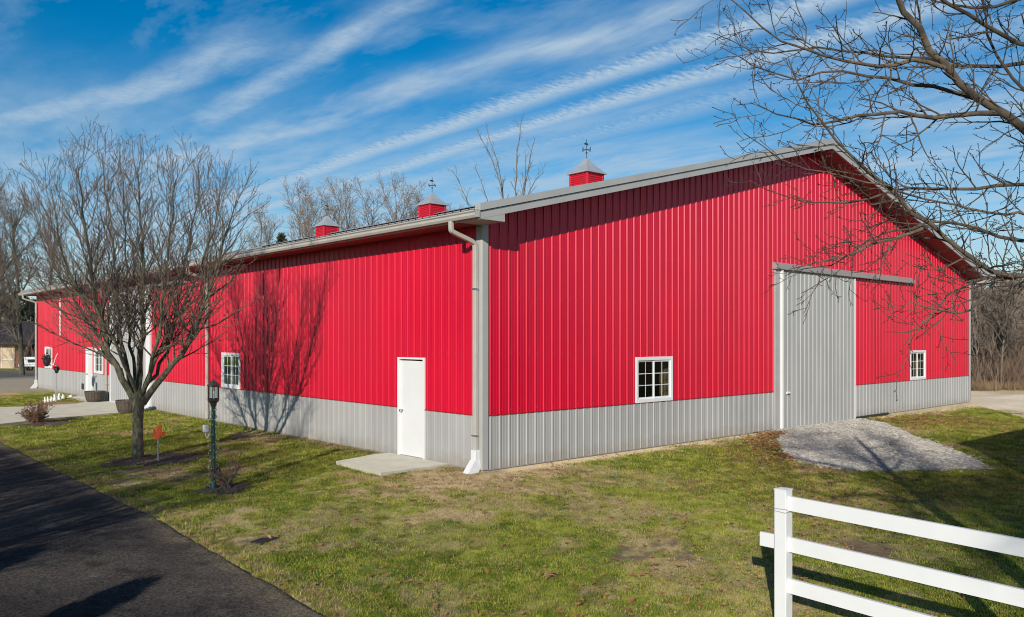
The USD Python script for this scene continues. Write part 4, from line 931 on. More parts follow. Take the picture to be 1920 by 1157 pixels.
tag(brush('brush', M['brush_red'], 71, 600, 40.5, 50, 1815, 2080, 1.2, 2.9), 'tangle of reddish brown leafless brush along the foot of the wood', 'brush', None, 'stuff')
rng = np.random.default_rng(77); P, Rr = [], []
for _ in range(130):
    D = rng.uniform(48, 85); p = ground_at(rng.uniform(1815, 2120), D); H_ = rng.uniform(4.0, 6.4) * (.75 + D / 250)
    P.append(shoot(rng, p - (0, 0, .1), np.array([rng.normal(0, .05), rng.normal(0, .05), 1]), H_, 8, .05, .03)); Rr.append(np.linspace(.07, .02, 8))
w1, v1 = spawn(rng, P, Rr, .38, .25, (.4, .9), (.8, 1.9), 6, .12, .08, .5, .035, .014); w2, v2 = spawn(rng, w1, v1, .38, .15, (.4, 1.0), (.4, 1.1), 4, .13, .06, .7, .018, .012)
o = obj('distant_wood', cat(tubes(P + w1, Rr + v1, 4), tubes(w2, v2, 3)), M['far_twig']); tag(o, 'grey brown mass of bare wood filling the distance at the right', 'wood', None, 'stuff')
tag(brush('dry_weeds', M['brush_tan'], 72, 300, 39.6, 41.5, 1815, 2080, .15, .45), 'fringe of straw coloured dry weeds before the brush', 'weeds', None, 'stuff')
tag(brush('brush', M['brush_red'], 73, 140, 60, 95, -160, 60, 1.5, 4.5), 'dark bare undergrowth behind the house at the far left', 'brush', None, 'stuff')

# evergreens and a tree outside the frame on the left: they shade the driveway
ax, ay = at_cam(-5.5, 1.65)
# ------------------------------------------------------------------ white fence in the right foreground
FX, FY = -2.25, -7.28; fz = float(terr(FX, FY))
fence = thing('rail_fence', 'white vinyl three-rail fence at the lower right with wire round its post', 'fence', (FX, FY, fz))
PT = .945 - fz
def fpost(y, top):
    b = MB(); b.box((-.0635, y - .0635, -.2), (.0635, y + .0635, top - .012), .006)
    b.hull([(sx * .066, y + sy * .066, top - .014) for sx in (-1, 1) for sy in (-1, 1)] + [(sx * .066, y + sy * .066, top - .004) for sx in (-1, 1) for sy in (-1, 1)] + [(sx * .02, y + sy * .02, top + .006) for sx in (-1, 1) for sy in (-1, 1)])
    obj('post', b, M['white_vinyl'], fence)
fpost(0, PT); fpost(-2.44, PT - .1); fpost(-4.88, PT - .15)
ZR = [.807 - fz, .407 - fz, .003 - fz]
for i in range(2):
    for z in ZR:
        za, zb = z - .1 * i * .5, z - (.06, .1)[i]
        y0, y1 = (-.06, -2.38) if i == 0 else (-2.5, -4.82)
        if i == 1: za = z - .07
        v = [(sx, y, zz + sz) for (y, zz) in ((y0, za), (y1, zb)) for sx in (-.019, .019) for sz in (-.07, .07)]
        b = MB(); b.hull(v); obj('rail', b, M['white_vinyl'], fence)
b = MB(); b.box((-.019, .06, ZR[1] - .07), (.019, .25, ZR[1] + .07), .004); obj('rail', b, M['white_vinyl'], fence, label='short rail stub sticking out left of the post')
w = MB(); zz = .745 - fz
for k in range(2):
    pts = []
    for t in np.linspace(0, 1, 5)[:-1]:
        pass
    c4 = np.array([(-1, -1), (1, -1), (1, 1), (-1, 1), (-1, -1)]) * .069
    w.tube([(x, y, zz - k * .028 + .012 * math.sin(i * 2.1 + k)) for i, (x, y) in enumerate(c4)], .0022, 5)
obj('wire', w, M['zinc'], fence)

# ------------------------------------------------------------------ lamp post and the lights wound round it
LPX, LPY = -4.25, 1.80; lz = float(terr(LPX, LPY))
lamp = thing('lamp_post', 'dark green lamp post with small lantern on the lawn', 'lamp post', (LPX, LPY, lz))
b = MB(); b.tube([(0, 0, -.1), (0, 0, 1.47)], .034, 14); b.lathe([(.055, -.02), (.055, .10), (.042, .14), (.038, .15)], 14); obj('post', b, M['post_green'], lamp, smooth=40)
hx = lambda r, z: [(r * math.cos(k * math.pi / 3), r * math.sin(k * math.pi / 3), z) for k in range(6)]
ZL, ZK = 1.48, .66
b = MB(); b.hull(hx(.098, ZL) + hx(.098, ZL + .03 * ZK) + hx(.08, ZL - .025)); b.tube([(0, 0, ZL - .10), (0, 0, ZL - .02)], [.042, .06], 12); obj('lantern_base', b, M['bronze'], lamp)
b = MB()
for k in range(6):
    a = k * math.pi / 3; b.tube([(.088 * math.cos(a), .088 * math.sin(a), ZL + .02 * ZK), (.088 * math.cos(a), .088 * math.sin(a), ZL + .38 * ZK)], .0075, 5)
    a2 = a + math.pi / 3
    for z in (ZL + .045 * ZK, ZL + .36 * ZK): b.tube([(.088 * math.cos(a), .088 * math.sin(a), z), (.088 * math.cos(a2), .088 * math.sin(a2), z)], .007, 5)
obj('lantern_frame', b, M['bronze'], lamp)
b = MB(); b.hull(hx(.108, ZL + .37 * ZK) + hx(.108, ZL + .39 * ZK) + hx(.05, ZL + .47 * ZK)); b.lathe([(.05, ZL + .465 * ZK), (.022, ZL + .49 * ZK), (.022, ZL + .505 * ZK), (.012, ZL + .52 * ZK), (.016, ZL + .535 * ZK), (.0, ZL + .55 * ZK)], 10); obj('lantern_roof', b, M['bronze'], lamp)
for k in range(6):
    p, q_ = hx(.085, 0)[k], hx(.085, 0)[(k + 1) % 6]
    b = MB(); b.add([(p[0], p[1], ZL + .05 * ZK), (q_[0], q_[1], ZL + .05 * ZK), (q_[0], q_[1], ZL + .355 * ZK), (p[0], p[1], ZL + .355 * ZK)], [[0, 1, 2, 3]]); obj('pane', b, M['glass'], lamp)
b = MB(); b.tube([(0, 0, ZL + .03 * ZK), (0, 0, ZL + .11 * ZK)], .018, 8); obj('socket', b, M['white_pvc'], lamp)
b = MB(); b.lathe([(.013, ZL + .11 * ZK), (.022, ZL + .15 * ZK), (.026, ZL + .185 * ZK), (.016, ZL + .225 * ZK), (.0, ZL + .24 * ZK)], 12); obj('bulb', b, M['bulb_clear'], lamp, smooth=True)
rng = np.random.default_rng(3)
sl = thing('string_lights', 'green wire of tiny clear bulbs wound round the dark green lamp post', 'string lights', (LPX, LPY, lz))
th = np.linspace(0, 62, 220); rr_ = .046 + .02 * np.abs(np.sin(th * 2.7)); zz_ = np.linspace(.05, 1.34, 220) + .03 * np.sin(th * 3.3)
P = np.stack([rr_ * np.cos(th), rr_ * np.sin(th), zz_], 1); w = MB(); w.tube(P, .004, 4); obj('wire', w, M['wire_green'], sl)
b = MB()
for i in range(4, 220, 2):
    d = np.array([math.cos(th[i]), math.sin(th[i]), rng.uniform(-.6, .6)]); c_ = trimesh.creation.icosphere(0, .006); c_.apply_scale((1, 1, 1.5)); c_.apply_translation(P[i] + d * .018); b.mesh(c_)
obj('bulbs', b, M['bulb_clear'], sl, kind='stuff')
sb = thing('timer_box', 'white outdoor timer box hanging on the left of the lamp post', 'timer box', (LPX - .10, LPY + .07, lz + .98))
b = MB(); b.box((-.035, -.05, -.02), (.035, .05, .10), .012); obj('case', b, M['white_pvc'], sb)
b = MB(); b.tube(smooth_path([(0, 0, -.02), (-.01, .0, -.08), (.03, 0, -.12), (.05, 0, -.06), (.06, -.03, .0)], 2), .009, 6); obj('plug_cord', b, M['white_pvc'], sb)

# mulch rings (with earth mound), shrubs
def mulch_ring(name, cx_, cy_, rx_, ry_, m, label, seed, h=.02):
    rng = np.random.default_rng(seed); n, k = 64, 12; a = np.arange(n) / n * 6.283
    rad = 1 + 1.0 * (meshkit.fbm(np.stack([np.cos(a) * 3.5, np.sin(a) * 3.5, np.full(n, seed * 1.0)], -1), 3, seed) - .5)
    V = [(cx_, cy_, float(terr(cx_, cy_)) + h)]
    for i in range(1, k + 1):
        t = i / k
        for j in range(n):
            x, y = cx_ + rx_ * t * rad[j] * math.cos(a[j]), cy_ + ry_ * t * rad[j] * math.sin(a[j]); V.append((x, y, float(terr(x, y)) + h * (1 - t ** 3) + (rng.uniform(0, .035) if i < k else -.03)))
    f = [[0, 1 + j, 1 + (j + 1) % n] for j in range(n)]
    for i in range(k - 1):
        for j in range(n): p, q_ = 1 + i * n + j, 1 + i * n + (j + 1) % n; f += [[p, p + n, q_ + n], [p, q_ + n, q_]]
    o = obj(name, (np.array(V), np.array(f)), m); tag(o, label, 'mulch', None, 'stuff')
mulch_ring('mulch_bed', -3.85, 5.9, .95, .85, M['mulch'], 'dark mulch around the foot of the forked tree', 1)
mulch_ring('mulch_bed', -4.1, 1.75, .42, .40, M['mulch'], 'dark mulch around the foot of the lamp post', 2)
mulch_ring('mulch_bed', -3.75, 15.1, .75, .55, M['mulch'], 'dark mulch under the round brown shrub', 3)
mulch_ring('mulch_bed', -1.75, 22.75, 1.0, .95, M['mulch_tan'], 'tan mulch under the white pickets beside the path', 4, .04)
def shrub(name, label, loc, H, W, n, seed, stem_m, leaf_m, leaf_n, leaf_s, cat_='shrub', round_=True):
    rng = np.random.default_rng(seed); t = thing(name, label, cat_, loc); P, R = [], []
    for _ in range(n):
        u = rng.normal(0, 1, 3); u /= np.linalg.norm(u); u *= rng.uniform(.55, 1.0) if round_ else 1
        e = np.array([u[0] * W * .5, u[1] * W * .5, H * (.56 + .44 * u[2])]); p0_ = np.array([rng.normal(0, .05), rng.normal(0, .05), -.02])
        t_ = np.linspace(0, 1, 6)[:, None]; q_ = p0_ + (e - p0_) * t_; q_[:, 2] += np.sin(t_[:, 0] * 3.14) * .06 * H; q_[1:] += rng.normal(0, .012, (5, 3)); P.append(q_); R.append(np.linspace(.009, .004, 6))
    a, ra = spawn(rng, P, R, .07, .25, (.4, 1.0), (.08, .22), 4, .15, .02, .7, .005, .0025); c_, rc = spawn(rng, a, ra, .06, .2, (.4, 1.0), (.05, .16), 3, .15, 0, .8, .003, .002)
    obj('stems', tubes(P + a + c_, R + ra + rc, 4), stem_m, t, kind='stuff')
    ends = [p[-1] for p in a + c_] + [p[1] for p in a + c_] + [p[2] for p in a]; idx = rng.integers(0, len(ends), leaf_n); b = MB(); V = []
    for i in idx:
        p = ends[i] + rng.normal(0, .012, 3); u = rng.normal(0, 1, 3); u /= np.linalg.norm(u); v_ = np.cross(u, rng.normal(0, 1, 3)); v_ /= np.linalg.norm(v_); s_ = leaf_s * rng.uniform(.6, 1.3); nrm = np.cross(u, v_)
        V.append([p - u * s_, p + v_ * s_ * .45 + nrm * s_ * .2, p + u * s_, p - v_ * s_ * .45 + nrm * s_ * .2])
    V = np.array(V).reshape(-1, 3); k = np.arange(leaf_n)[:, None] * 4; obj('leaves', (V, np.vstack([k + [0, 1, 2], k + [0, 2, 3]])), leaf_m, t, kind='stuff'); return t
shrub('round_shrub', 'round brown shrub with few dry leaves beside the concrete path', (-3.95, 15.5, float(terr(-3.95, 15.5))), .72, .95, 90, 81, M['twig_red'], M['leaf_brown'], 2300, .024)
shrub('rose_bush', 'thin rose bush with rusty leaves at the foot of the lamp post', (-4.08, 1.68, lz), .66, .72, 20, 82, M['twig_red'], M['leaf_rust'], 300, .022)

# orange marker on a stake
mk = thing('marker_stake', 'bright orange cross-shaped marker on a thin grey stake beside the tree', 'marker', (-3.87, 5.54, float(terr(-3.87, 5.54))), 0)
b = MB(); b.tube([(0, 0, -.1), (.005, 0, .56)], .014, 6); obj('stake', b, M['stake'], mk)
e1, e2 = right, np.array([0, 0, 1.0]); e3 = fwd
def plate(pts, th_): return [tuple(e1 * x + e2 * z + e3 * s_ * th_) for x, z in pts for s_ in (-1, 1)]
b = MB(); b.hull(plate([(-.02, .74), (.06, .75), (.07, .70), (.055, .50), (-.01, .46), (-.03, .50)], .02)); b.hull(plate([(-.10, .66), (-.075, .67), (-.02, .56), (-.03, .46), (-.055, .47), (-.10, .57)], .016)); b.hull(plate([(.05, .60), (.13, .62), (.17, .585), (.13, .54), (.05, .52)], .014))
obj('marker_head', b, M['orange'], mk)

# half-barrel planters
bp = thing('barrel_planter', 'half-barrel planter beside the white door at the far end', 'planter', (-.52, 22.35, float(terr(-.5, 22.3)) + .035), 0, None)
NS = 20
for k in range(NS):
    a0, a1 = (k + .04) / NS * 6.283, (k + .96) / NS * 6.283
    pts = []
    for z, r in ((0, .27), (.12, .315), (.26, .345), (.40, .36)):
        for a in (a0, a1): pts += [(r * math.cos(a), r * math.sin(a), z), ((r - .03) * math.cos(a), (r - .03) * math.sin(a), z)]
    b = MB()
    v = np.array(pts).reshape(4, 4, 3)  # level, (outer a0, inner a0, outer a1, inner a1)
    vv = v.reshape(-1, 3); f = []
    for i in range(3):
        o0, o1 = i * 4, i * 4 + 4
        f += [[o0, o0 + 2, o1 + 2, o1], [o0 + 3, o0 + 1, o1 + 1, o1 + 3], [o0 + 1, o0, o1, o1 + 1], [o0 + 2, o0 + 3, o1 + 3, o1 + 2]]
    f += [[12, 14, 15, 13], [0, 1, 3, 2]]
    b.add(vv, f); obj('stave', b, M['barrel_wood'], bp)
for z, r in ((.07, .303), (.31, .358)):
    b = MB(); b.lathe([(r - .006, z), (r + .004, z), (r + .008, z + .04), (r - .002, z + .04)], 28); obj('hoop', b, M['barrel_band'], bp, smooth=40)
b = MB(); b.lathe([(.0, .36), (.15, .365), (.325, .345)], 20); obj('soil', b, M['soil'], bp)
dup(bp, (-1.0, 16.9, -.012), 40, 'half-barrel planter partly hidden behind the forked tree trunk')

# pole with curved arms and a hanging basket, white pickets
hp = thing('garden_pole', 'thin grey pole with curved white arms in front of the far barn window', 'pole', (-1.72, 22.9, float(terr(-1.7, 22.9))))
b = MB(); b.tube([(0, 0, -.1), (0, 0, 1.10), (0.01, 0, 1.45)], .026, 8); b.tube([(0, 0, 1.25), (0, 0, 1.34)], .05, 8); obj('pole', b, M['zinc'], hp, smooth=40)
b = MB()
b.tube(smooth_path([-e1 * .02 + e2 * 1.42, -e1 * .16 + e2 * 1.50, -e1 * .34 + e2 * 1.58, -e1 * .42 + e2 * 1.66, -e1 * .44 + e2 * 1.74, -e1 * .38 + e2 * 1.76], 2), .012, 6); obj('arm', b, M['white_pvc'], hp)
b = MB(); b.tube(smooth_path([e1 * -.10 + e2 * 1.45, -e1 * .06 + e2 * 1.62, e1 * .0 + e2 * 1.78, e1 * .06 + e2 * 1.90], 2), .012, 6); obj('arm', b, M['white_pvc'], hp)
def hanging(label, off, s_):
    p = np.array([-1.72, 22.9, float(terr(-1.7, 22.9))]) + off
    t = thing('hanging_basket', label, 'basket', p)
    b = MB(); b.lathe([(.02, -.26 * s_), (.09 * s_, -.22 * s_), (.13 * s_, -.10 * s_), (.14 * s_, 0)], 14); obj('basket', b, M['black_iron'], t, smooth=True)
    b = MB()
    for k in range(3): a = k * 2.09; b.tube([(.13 * s_ * math.cos(a), .13 * s_ * math.sin(a), 0), (0, 0, .30 * s_)], .005, 4)
    obj('hanger', b, M['black_iron'], t)
    rng = np.random.default_rng(int(s_ * 100)); V = []
    for _ in range(160):
        q_ = rng.normal(0, .075 * s_, 3) + (0, 0, .05 * s_); u = rng.normal(0, 1, 3); u /= np.linalg.norm(u); v_ = np.cross(u, rng.normal(0, 1, 3)); v_ /= np.linalg.norm(v_); V.append([q_ - u * .04, q_ + v_ * .02, q_ + u * .04, q_ - v_ * .02])
    V = np.array(V).reshape(-1, 3); k = np.arange(160)[:, None] * 4; obj('dry_plant', (V, np.vstack([k + [0, 1, 2], k + [0, 2, 3]])), M['soil'], t, kind='stuff')
hanging('dark basket hanging in front of the farthest barn window', -e1 * .35 + e2 * 1.66, 1.0)
hanging('small dark basket on the right arm of the garden pole', e1 * .02 + e2 * 1.30, .6)
rng = np.random.default_rng(17)
spx = [(84, 754, 62, 0), (90, 754, 60, -4), (95, 755, 58, 6), (100, 753, 66, 12), (104, 753, 70, -12), (109, 751, 74, 10), (112, 752, 60, -14), (116, 752, 52, 14), (120, 752, 50, -16), (126, 749, 40, 44), (131, 748, 34, 30)]
for i, (x, y, h, tilt) in enumerate(spx):
    D = 30.9 + .28 * i; p = unproject(x, y, D); p[2] = float(terr(p[0], p[1]))
    labs = ['leftmost upright picket', 'second upright picket from the left', 'third picket from the left', 'fourth picket, leaning right', 'fifth picket, leaning left', 'tallest leaning picket of the middle', 'picket leaning left right of the tallest', 'shorter picket leaning right', 'shorter picket leaning left', 'fallen picket near the right end', 'last fallen picket at the right end']
    t = thing('white_picket', labs[i] + ' in the white border beside the path', 'picket', p, 0, 'white pickets standing in the tan bed')
    a = math.radians(tilt); hh = h / 100.0 * .42; up = e2 * math.cos(a) + e1 * math.sin(a); sd_ = e1 * math.cos(a) - e2 * math.sin(a)
    pts = [(-.024, -.05), (.024, -.05), (.024, hh - .04), (.0, hh), (-.024, hh - .04)]
    b = MB(); b.hull([tuple(sd_ * u + up * v_ + e3 * s_ * .009) for u, v_ in pts for s_ in (-1, 1)]); obj('slat', b, M['white_vinyl'], t)
    b = MB(); b.hull([tuple(sd_ * u + up * (hh * .45) + e2 * v_ + e3 * (-.02 + s_ * .008)) for u in (-.06, .06) for v_ in (-.012, .012) for s_ in (-1, 1)]); obj('cross_piece', b, M['white_vinyl'], t)

# things lying on the grass
vb = thing('valve_lid', 'black flat lid lying in the bare patch of the lawn', 'lid', (-4.92, -1.52, float(terr(-4.92, -1.52)) + .006), 25)
b = MB(); b.box((-.17, -.10, -.03), (.17, .10, .004), .006); obj('lid', b, M['rubber'], vb)
b = MB(); b.hull([(.05, -.05, .004), (.12, -.03, .004), (.10, .04, .004), (.06, .02, .035), (.09, -.01, .04)]); obj('leaf', b, M['leaf_tan'], vb)
ck = thing('dry_husk', 'curled tan dry husk lying on the lawn', 'husk', (-3.16, -4.87, float(terr(-3.16, -4.87)) + .035), -25)
for k in range(6):
    rng = np.random.default_rng(90 + k); L = rng.uniform(.09, .16); a = rng.uniform(-.5, .5) + (3.14 if k == 5 else 0); V = []
    for t in np.linspace(0, 1, 6):
        w_ = .022 * math.sin(math.pi * (.12 + .86 * t)) ; x, y = L * t * math.cos(a), L * t * math.sin(a) + .01 * (k - 2); z = .03 * math.sin(3 * t) + .008 * k
        V += [(x - w_ * math.sin(a), y + w_ * math.cos(a), z), (x, y, z - .010), (x + w_ * math.sin(a), y - w_ * math.cos(a), z)]
    f = [[i * 3 + j, i * 3 + j + 1, i * 3 + 4 + j, i * 3 + 3 + j] for i in range(5) for j in range(2)]
    b = MB(); b.add(V, f); obj('husk_leaf', b, M['leaf_tan'], ck, smooth=True)

# ------------------------------------------------------------------ house and truck far left
hx_, hy_ = ground_at(15, 66)[:2]
rzh = -math.degrees(YAW)                                             # its front faces the camera
hs = thing('far_house', 'low house with beige garage wall, brick front and dark roof at the far left', 'house', (hx_, hy_, -.1), rzh)
def cpx(x): return (x - 15) / F * 66
b = MB(); b.box((cpx(-60), 0, 0), (cpx(27), 6, 2.05)); obj('wall', b, M['siding_beige'], hs)
b = MB(); b.box((cpx(4), -.05, .75), (cpx(27.3), -.005, .83)); b.box((cpx(3), -.06, 0), (cpx(4), -.005, 1.95)); obj('wall_trim', b, M['white_paint'], hs)
b = MB(); b.box((cpx(27.5), .1, 0), (cpx(40), 6, 1.5)); obj('brick_wall', b, M['brick_far'], hs)
b = MB(); b.prism([(-.7, 2.0), (3, 3.7), (6.7, 2.0), (6.7, 2.15), (3, 3.9), (-.7, 2.15)], 0, cpx(-70), cpx(66)); obj('roof', b, M['roof_dark'], hs)
b = MB(); b.box((cpx(-30), -.08, 0), (cpx(0), -.005, 1.9)); obj('garage_door', b, M['white_paint'], hs)
b = MB(); b.box((cpx(40.5), 1.0, 0), (cpx(66), 6, 2.0)); obj('side_wing', b, M['roof_dark'], hs)
tx = ground_at(60, 60)
tk = thing('white_truck', 'white pickup truck parked beyond the far barn corner', 'truck', (tx[0], tx[1], -.1), rzh)
b = MB(); b.box((-.92, 0, .55), (.92, 2.2, 1.12), .06); obj('bed', b, M['car_white'], tk)
b = MB(); b.hull([(sx * .90, y, z) for sx in (-1, 1) for y, z in ((2.2, .55), (2.2, 1.2), (4.0, .55), (4.0, 1.2))] + [(sx * .72, y, 1.85) for sx in (-1, 1) for y in (2.35, 3.5)]); obj('cab', b, M['car_white'], tk)
b = MB(); b.hull([(sx * .62, 2.15, 1.30) for sx in (-1, 1)] + [(sx * .60, 2.26, 1.70) for sx in (-1, 1)] + [(sx * .6, 2.3, 1.5) for sx in (-1, 1)]); obj('rear_window', b, M['car_dark'], tk)
b = MB(); b.box((-.90, 4.0, .55), (.90, 5.3, 1.15), .08); obj('hood', b, M['car_white'], tk)
b = MB(); b.box((-.95, -.12, .42), (.95, .0, .60), .02); obj('bumper', b, M['zinc'], tk)
b = MB(); b.box((-.30, -.02, .72), (.30, -.001, .95)); obj('tailgate_panel', b, M['car_dark'], tk)
for sx in (-1, 1):
    b = MB(); b.box((sx * .90 - .06 * (sx > 0), -.03, .75), (sx * .90 + .06 * (sx < 0), -.002, 1.0)); obj('tail_light', b, M['lamp_red'], tk)
    for y in (1.0, 4.5):
        b = MB(); c_ = trimesh.creation.cylinder(.36, .22, sections=20); c_.apply_transform(trimesh.transformations.rotation_matrix(math.pi / 2, (0, 1, 0))); c_.apply_translation((sx * .80, y, .36)); b.mesh(c_); w_ = obj('wheel', b, M['rubber'], tk)
        b = MB(); c_ = trimesh.creation.cylinder(.19, .23, sections=16); c_.apply_transform(trimesh.transformations.rotation_matrix(math.pi / 2, (0, 1, 0))); c_.apply_translation((sx * .80, y, .36)); b.mesh(c_); obj('rim', b, M['zinc'], w_)

# ------------------------------------------------------------------ neighbours just outside the view whose shade falls into it
sx_, sy_ = at_cam(9.15, 12.1); sz_ = float(terr(sx_, sy_))
shd = thing('garden_shed', 'plain tan shed standing just beyond the right edge of the view', 'shed', (sx_, sy_, sz_))
b = MB(); b.box((0, -4.0, -.3), (5.0, 0, 3.3)); obj('wall', b, M['shed_wall'], shd)
b = MB(); b.prism([(-4.25, 3.28), (.12, 3.28), (.12, 3.42), (-2.06, 4.3), (-4.25, 3.42)], 0, -.1, 5.1); obj('roof', b, M['roof_dark'], shd)
b = MB(); b.box((1.6, -4.05, -.2), (2.6, -4.005, 1.9)); obj('door', b, M['white_paint'], shd)
for (r, d, H, W, lab, sd_) in ((-5.35, 3.3, 2.2, .30, 'narrow evergreen by the driveway outside the lower left of the view', 91), (-7.1, 4.3, 2.2, .34, 'second narrow evergreen by the driveway left of the view', 92)):
    x, y = at_cam(r, d); cedar(lab, (x, y, float(terr(x, y))), H, W, sd_, M['arbor'], 'tree', 'narrow_evergreen')
x, y = at_cam(-8.6, 3.4)
ftp = '/World/bare_tree'
dup(stage.GetPrimAtPath(ftp), (x, y, float(terr(x, y))), 130, 'leafless tree beyond the left edge of the view beside the driveway', None, .95)
x, y = at_cam(-11.8, 6.0)
dup(stage.GetPrimAtPath(ftp), (x, y, float(terr(x, y))), 220, 'second leafless tree beyond the left edge of the view', None, 1.0)

tallT = far_tree(95, 15.2, 3.2, 10, M['far_bark'], M['far_twig'], 'tall bare tree standing behind the viewpoint, middle one of three', (0, 0, 0), None, .45, .72, 1.5, .06)
lx, ly = math.cos(SUN_AZ), math.sin(SUN_AZ)
for i, ((tx_, ty_), lab) in enumerate((((11.2, -1.5), None), ((12.6, -4.4), 'tall bare tree standing behind the viewpoint, nearest one of three'), ((14.0, -2.6), 'tall bare tree standing behind the viewpoint, right one of three'))):
    Ls = 15.4 / math.tan(SUN_EL); p = (tx_ - lx * Ls, ty_ - ly * Ls, -.6)
    if i == 0: tallT.GetAttribute('xformOp:translate').Set(Gf.Vec3d(*map(float, p)))
    else: dup(tallT, p, 75 * i, lab)

# ------------------------------------------------------------------ grass and fallen leaves
import shapely
from shapely.geometry import Polygon
P_PATH, P_STOOP = Polygon(PATH), Polygon([(-.02, .9), (-.02, 3.05), (-1.47, 2.74), (-1.58, .95)])
def tuft(seed, n, spread, h0, h1, w):
    rng = np.random.default_rng(seed); V, Fc = [], []
    for i in range(n):
        a = rng.uniform(0, 6.283); r = spread * math.sqrt(rng.random()); p = np.array([r * math.cos(a), r * math.sin(a), -.01]); d = rng.uniform(0, 6.283); h = rng.uniform(h0, h1); lean = rng.uniform(.2, 1.1) * h
        s_ = np.array([-math.sin(d), math.cos(d), 0]) * w * rng.uniform(.7, 1.3); t = np.array([math.cos(d), math.sin(d), 0])
        m_ = p + t * lean * .35 + (0, 0, h * .65); e = p + t * lean + (0, 0, h)
        k = len(V); V += [p - s_, p + s_, m_ + s_ * .7, m_ - s_ * .7, e]; Fc += [[k, k + 1, k + 2], [k, k + 2, k + 3], [k + 3, k + 2, k + 4]]
    return np.array(V), np.array(Fc)
def lawn_points(n, seed):
    rng = np.random.default_rng(seed)
    d = 6.2 * (36 / 6.2) ** rng.random(n) ** .85; r = rng.uniform(-.68, .68, n) * d
    return CX + SN * d + CS * r, CY + CS * d - SN * r, d, rng
def allowed(X, Y):
    ok = ~((X > -.06) & (Y > -.06) & (X < BW + .1))
    pts = shapely.points(np.stack([X, Y], 1))
    for P in (P_ASPH, P_GRAV, P_PATH, P_STOOP): ok &= ~shapely.contains(P.buffer(-.03) if P is P_ASPH else P, pts)
    ok &= ~((X > 23.5) | (X + Y * .0 > 18.5 - 0) & (Y < -5.2)); ok &= ~((Y > 29) & (X < 0))
    for cx_, cy_, r in ((-3.85, 5.9, .85), (-4.1, 1.75, .36), (-3.75, 15.1, .6), (-1.75, 22.75, .95)): ok &= np.hypot(X - cx_, Y - cy_) > r
    return ok
def scatter(name, label, protos, material, X, Y, Z, S, rng, cat_):
    pi = UsdGeom.PointInstancer.Define(stage, '/World/' + name); pr_ = stage.DefinePrim(f'/World/{name}/prototypes', 'Scope'); paths = []
    for k, m_ in enumerate(protos):
        o = usdkit.mesh(stage, f'/World/{name}/prototypes/tuft_{k + 1:03d}', m_, material); paths.append(o.GetPath())
    pi.CreatePrototypesRel().SetTargets(paths); n = len(X)
    pi.CreatePositionsAttr(Vt.Vec3fArray.FromNumpy(np.stack([X, Y, Z], 1).astype(np.float32)))
    pi.CreateProtoIndicesAttr(Vt.IntArray.FromNumpy(rng.integers(0, len(protos), n).astype(np.int32)))
    a = rng.uniform(0, 6.283, n); pi.CreateOrientationsAttr(Vt.QuathArray([Gf.Quath(float(math.cos(t / 2)), 0, 0, float(math.sin(t / 2))) for t in a]))
    pi.CreateScalesAttr(Vt.Vec3fArray.FromNumpy(np.repeat(S[:, None], 3, 1).astype(np.float32)))
    tag(pi, label, cat_, None, 'stuff')
from scipy.interpolate import RegularGridInterpolator
hz = RegularGridInterpolator((gx, gy), GZ)
X, Y, D, rng = lawn_points(70000, 101)
ok = allowed(X, Y); X, Y, D = X[ok], Y[ok], D[ok]
dry, mud, lf = dryness(X, Y), mudness(X, Y), leafy(X, Y)
wallstrip = sstep(.42, .2, np.where(X > 0, -Y, 9)) * .85
keep = rng.random(len(X)) > mud * .92 + dry * .30 + lf * .3 + wallstrip
X, Y, D, dry = X[keep], Y[keep], D[keep], dry[keep]
isdry = rng.random(len(X)) < np.clip(dry * 1.0 + .15, 0, 1)
Z = hz(np.stack([X, Y], 1)); S = rng.uniform(.7, 1.25, len(X)) * np.clip(D / 14, .8, 1.5)
g = ~isdry
scatter('grass', 'short green lawn grass around the barn', [tuft(200 + k, 28, .10, .015, .048, .0042) for k in range(5)], M['grass_green'], X[g], Y[g], Z[g], S[g], rng, 'grass')
scatter('dry_grass', 'straw coloured dead grass in the lawn', [tuft(300 + k, 22, .10, .010, .045, .0042) for k in range(5)], M['grass_dry'], X[isdry], Y[isdry], Z[isdry], S[isdry] * .9, rng, 'grass')
def leaf_mesh(seed, s_):
    rng = np.random.default_rng(seed); n = 7; V = [(0, 0, 0)]
    for k in range(n): a = k / n * 6.283; r = s_ * rng.uniform(.5, 1.1); V.append((r * math.cos(a) * 1.3, r * math.sin(a), s_ * rng.uniform(-.1, .5)))
    return np.array(V), np.array([[0, 1 + k, 1 + (k + 1) % n] for k in range(n)])
X, Y, D, rng = lawn_points(30000, 102); ok = allowed(X, Y); X, Y, D = X[ok], Y[ok], D[ok]
rightside = .10 + .25 * sstep(-3, 3, X) * (Y < 0)
keep = rng.random(len(X)) < np.clip(.07 + leafy(X, Y) * 1.0 + rightside * 1.1 * sstep(.5, .7, vnoise(X, Y, .9, 77)), 0, 1)
X, Y, D = X[keep], Y[keep], D[keep]; Z = hz(np.stack([X, Y], 1)) + .03; S = rng.uniform(.6, 1.3, len(X))
scatter('fallen_leaves', 'brown fallen leaves scattered over the lawn', [leaf_mesh(400 + k, .026) for k in range(5)], M['leaf_brown'], X, Y, Z, S, rng, 'leaves')

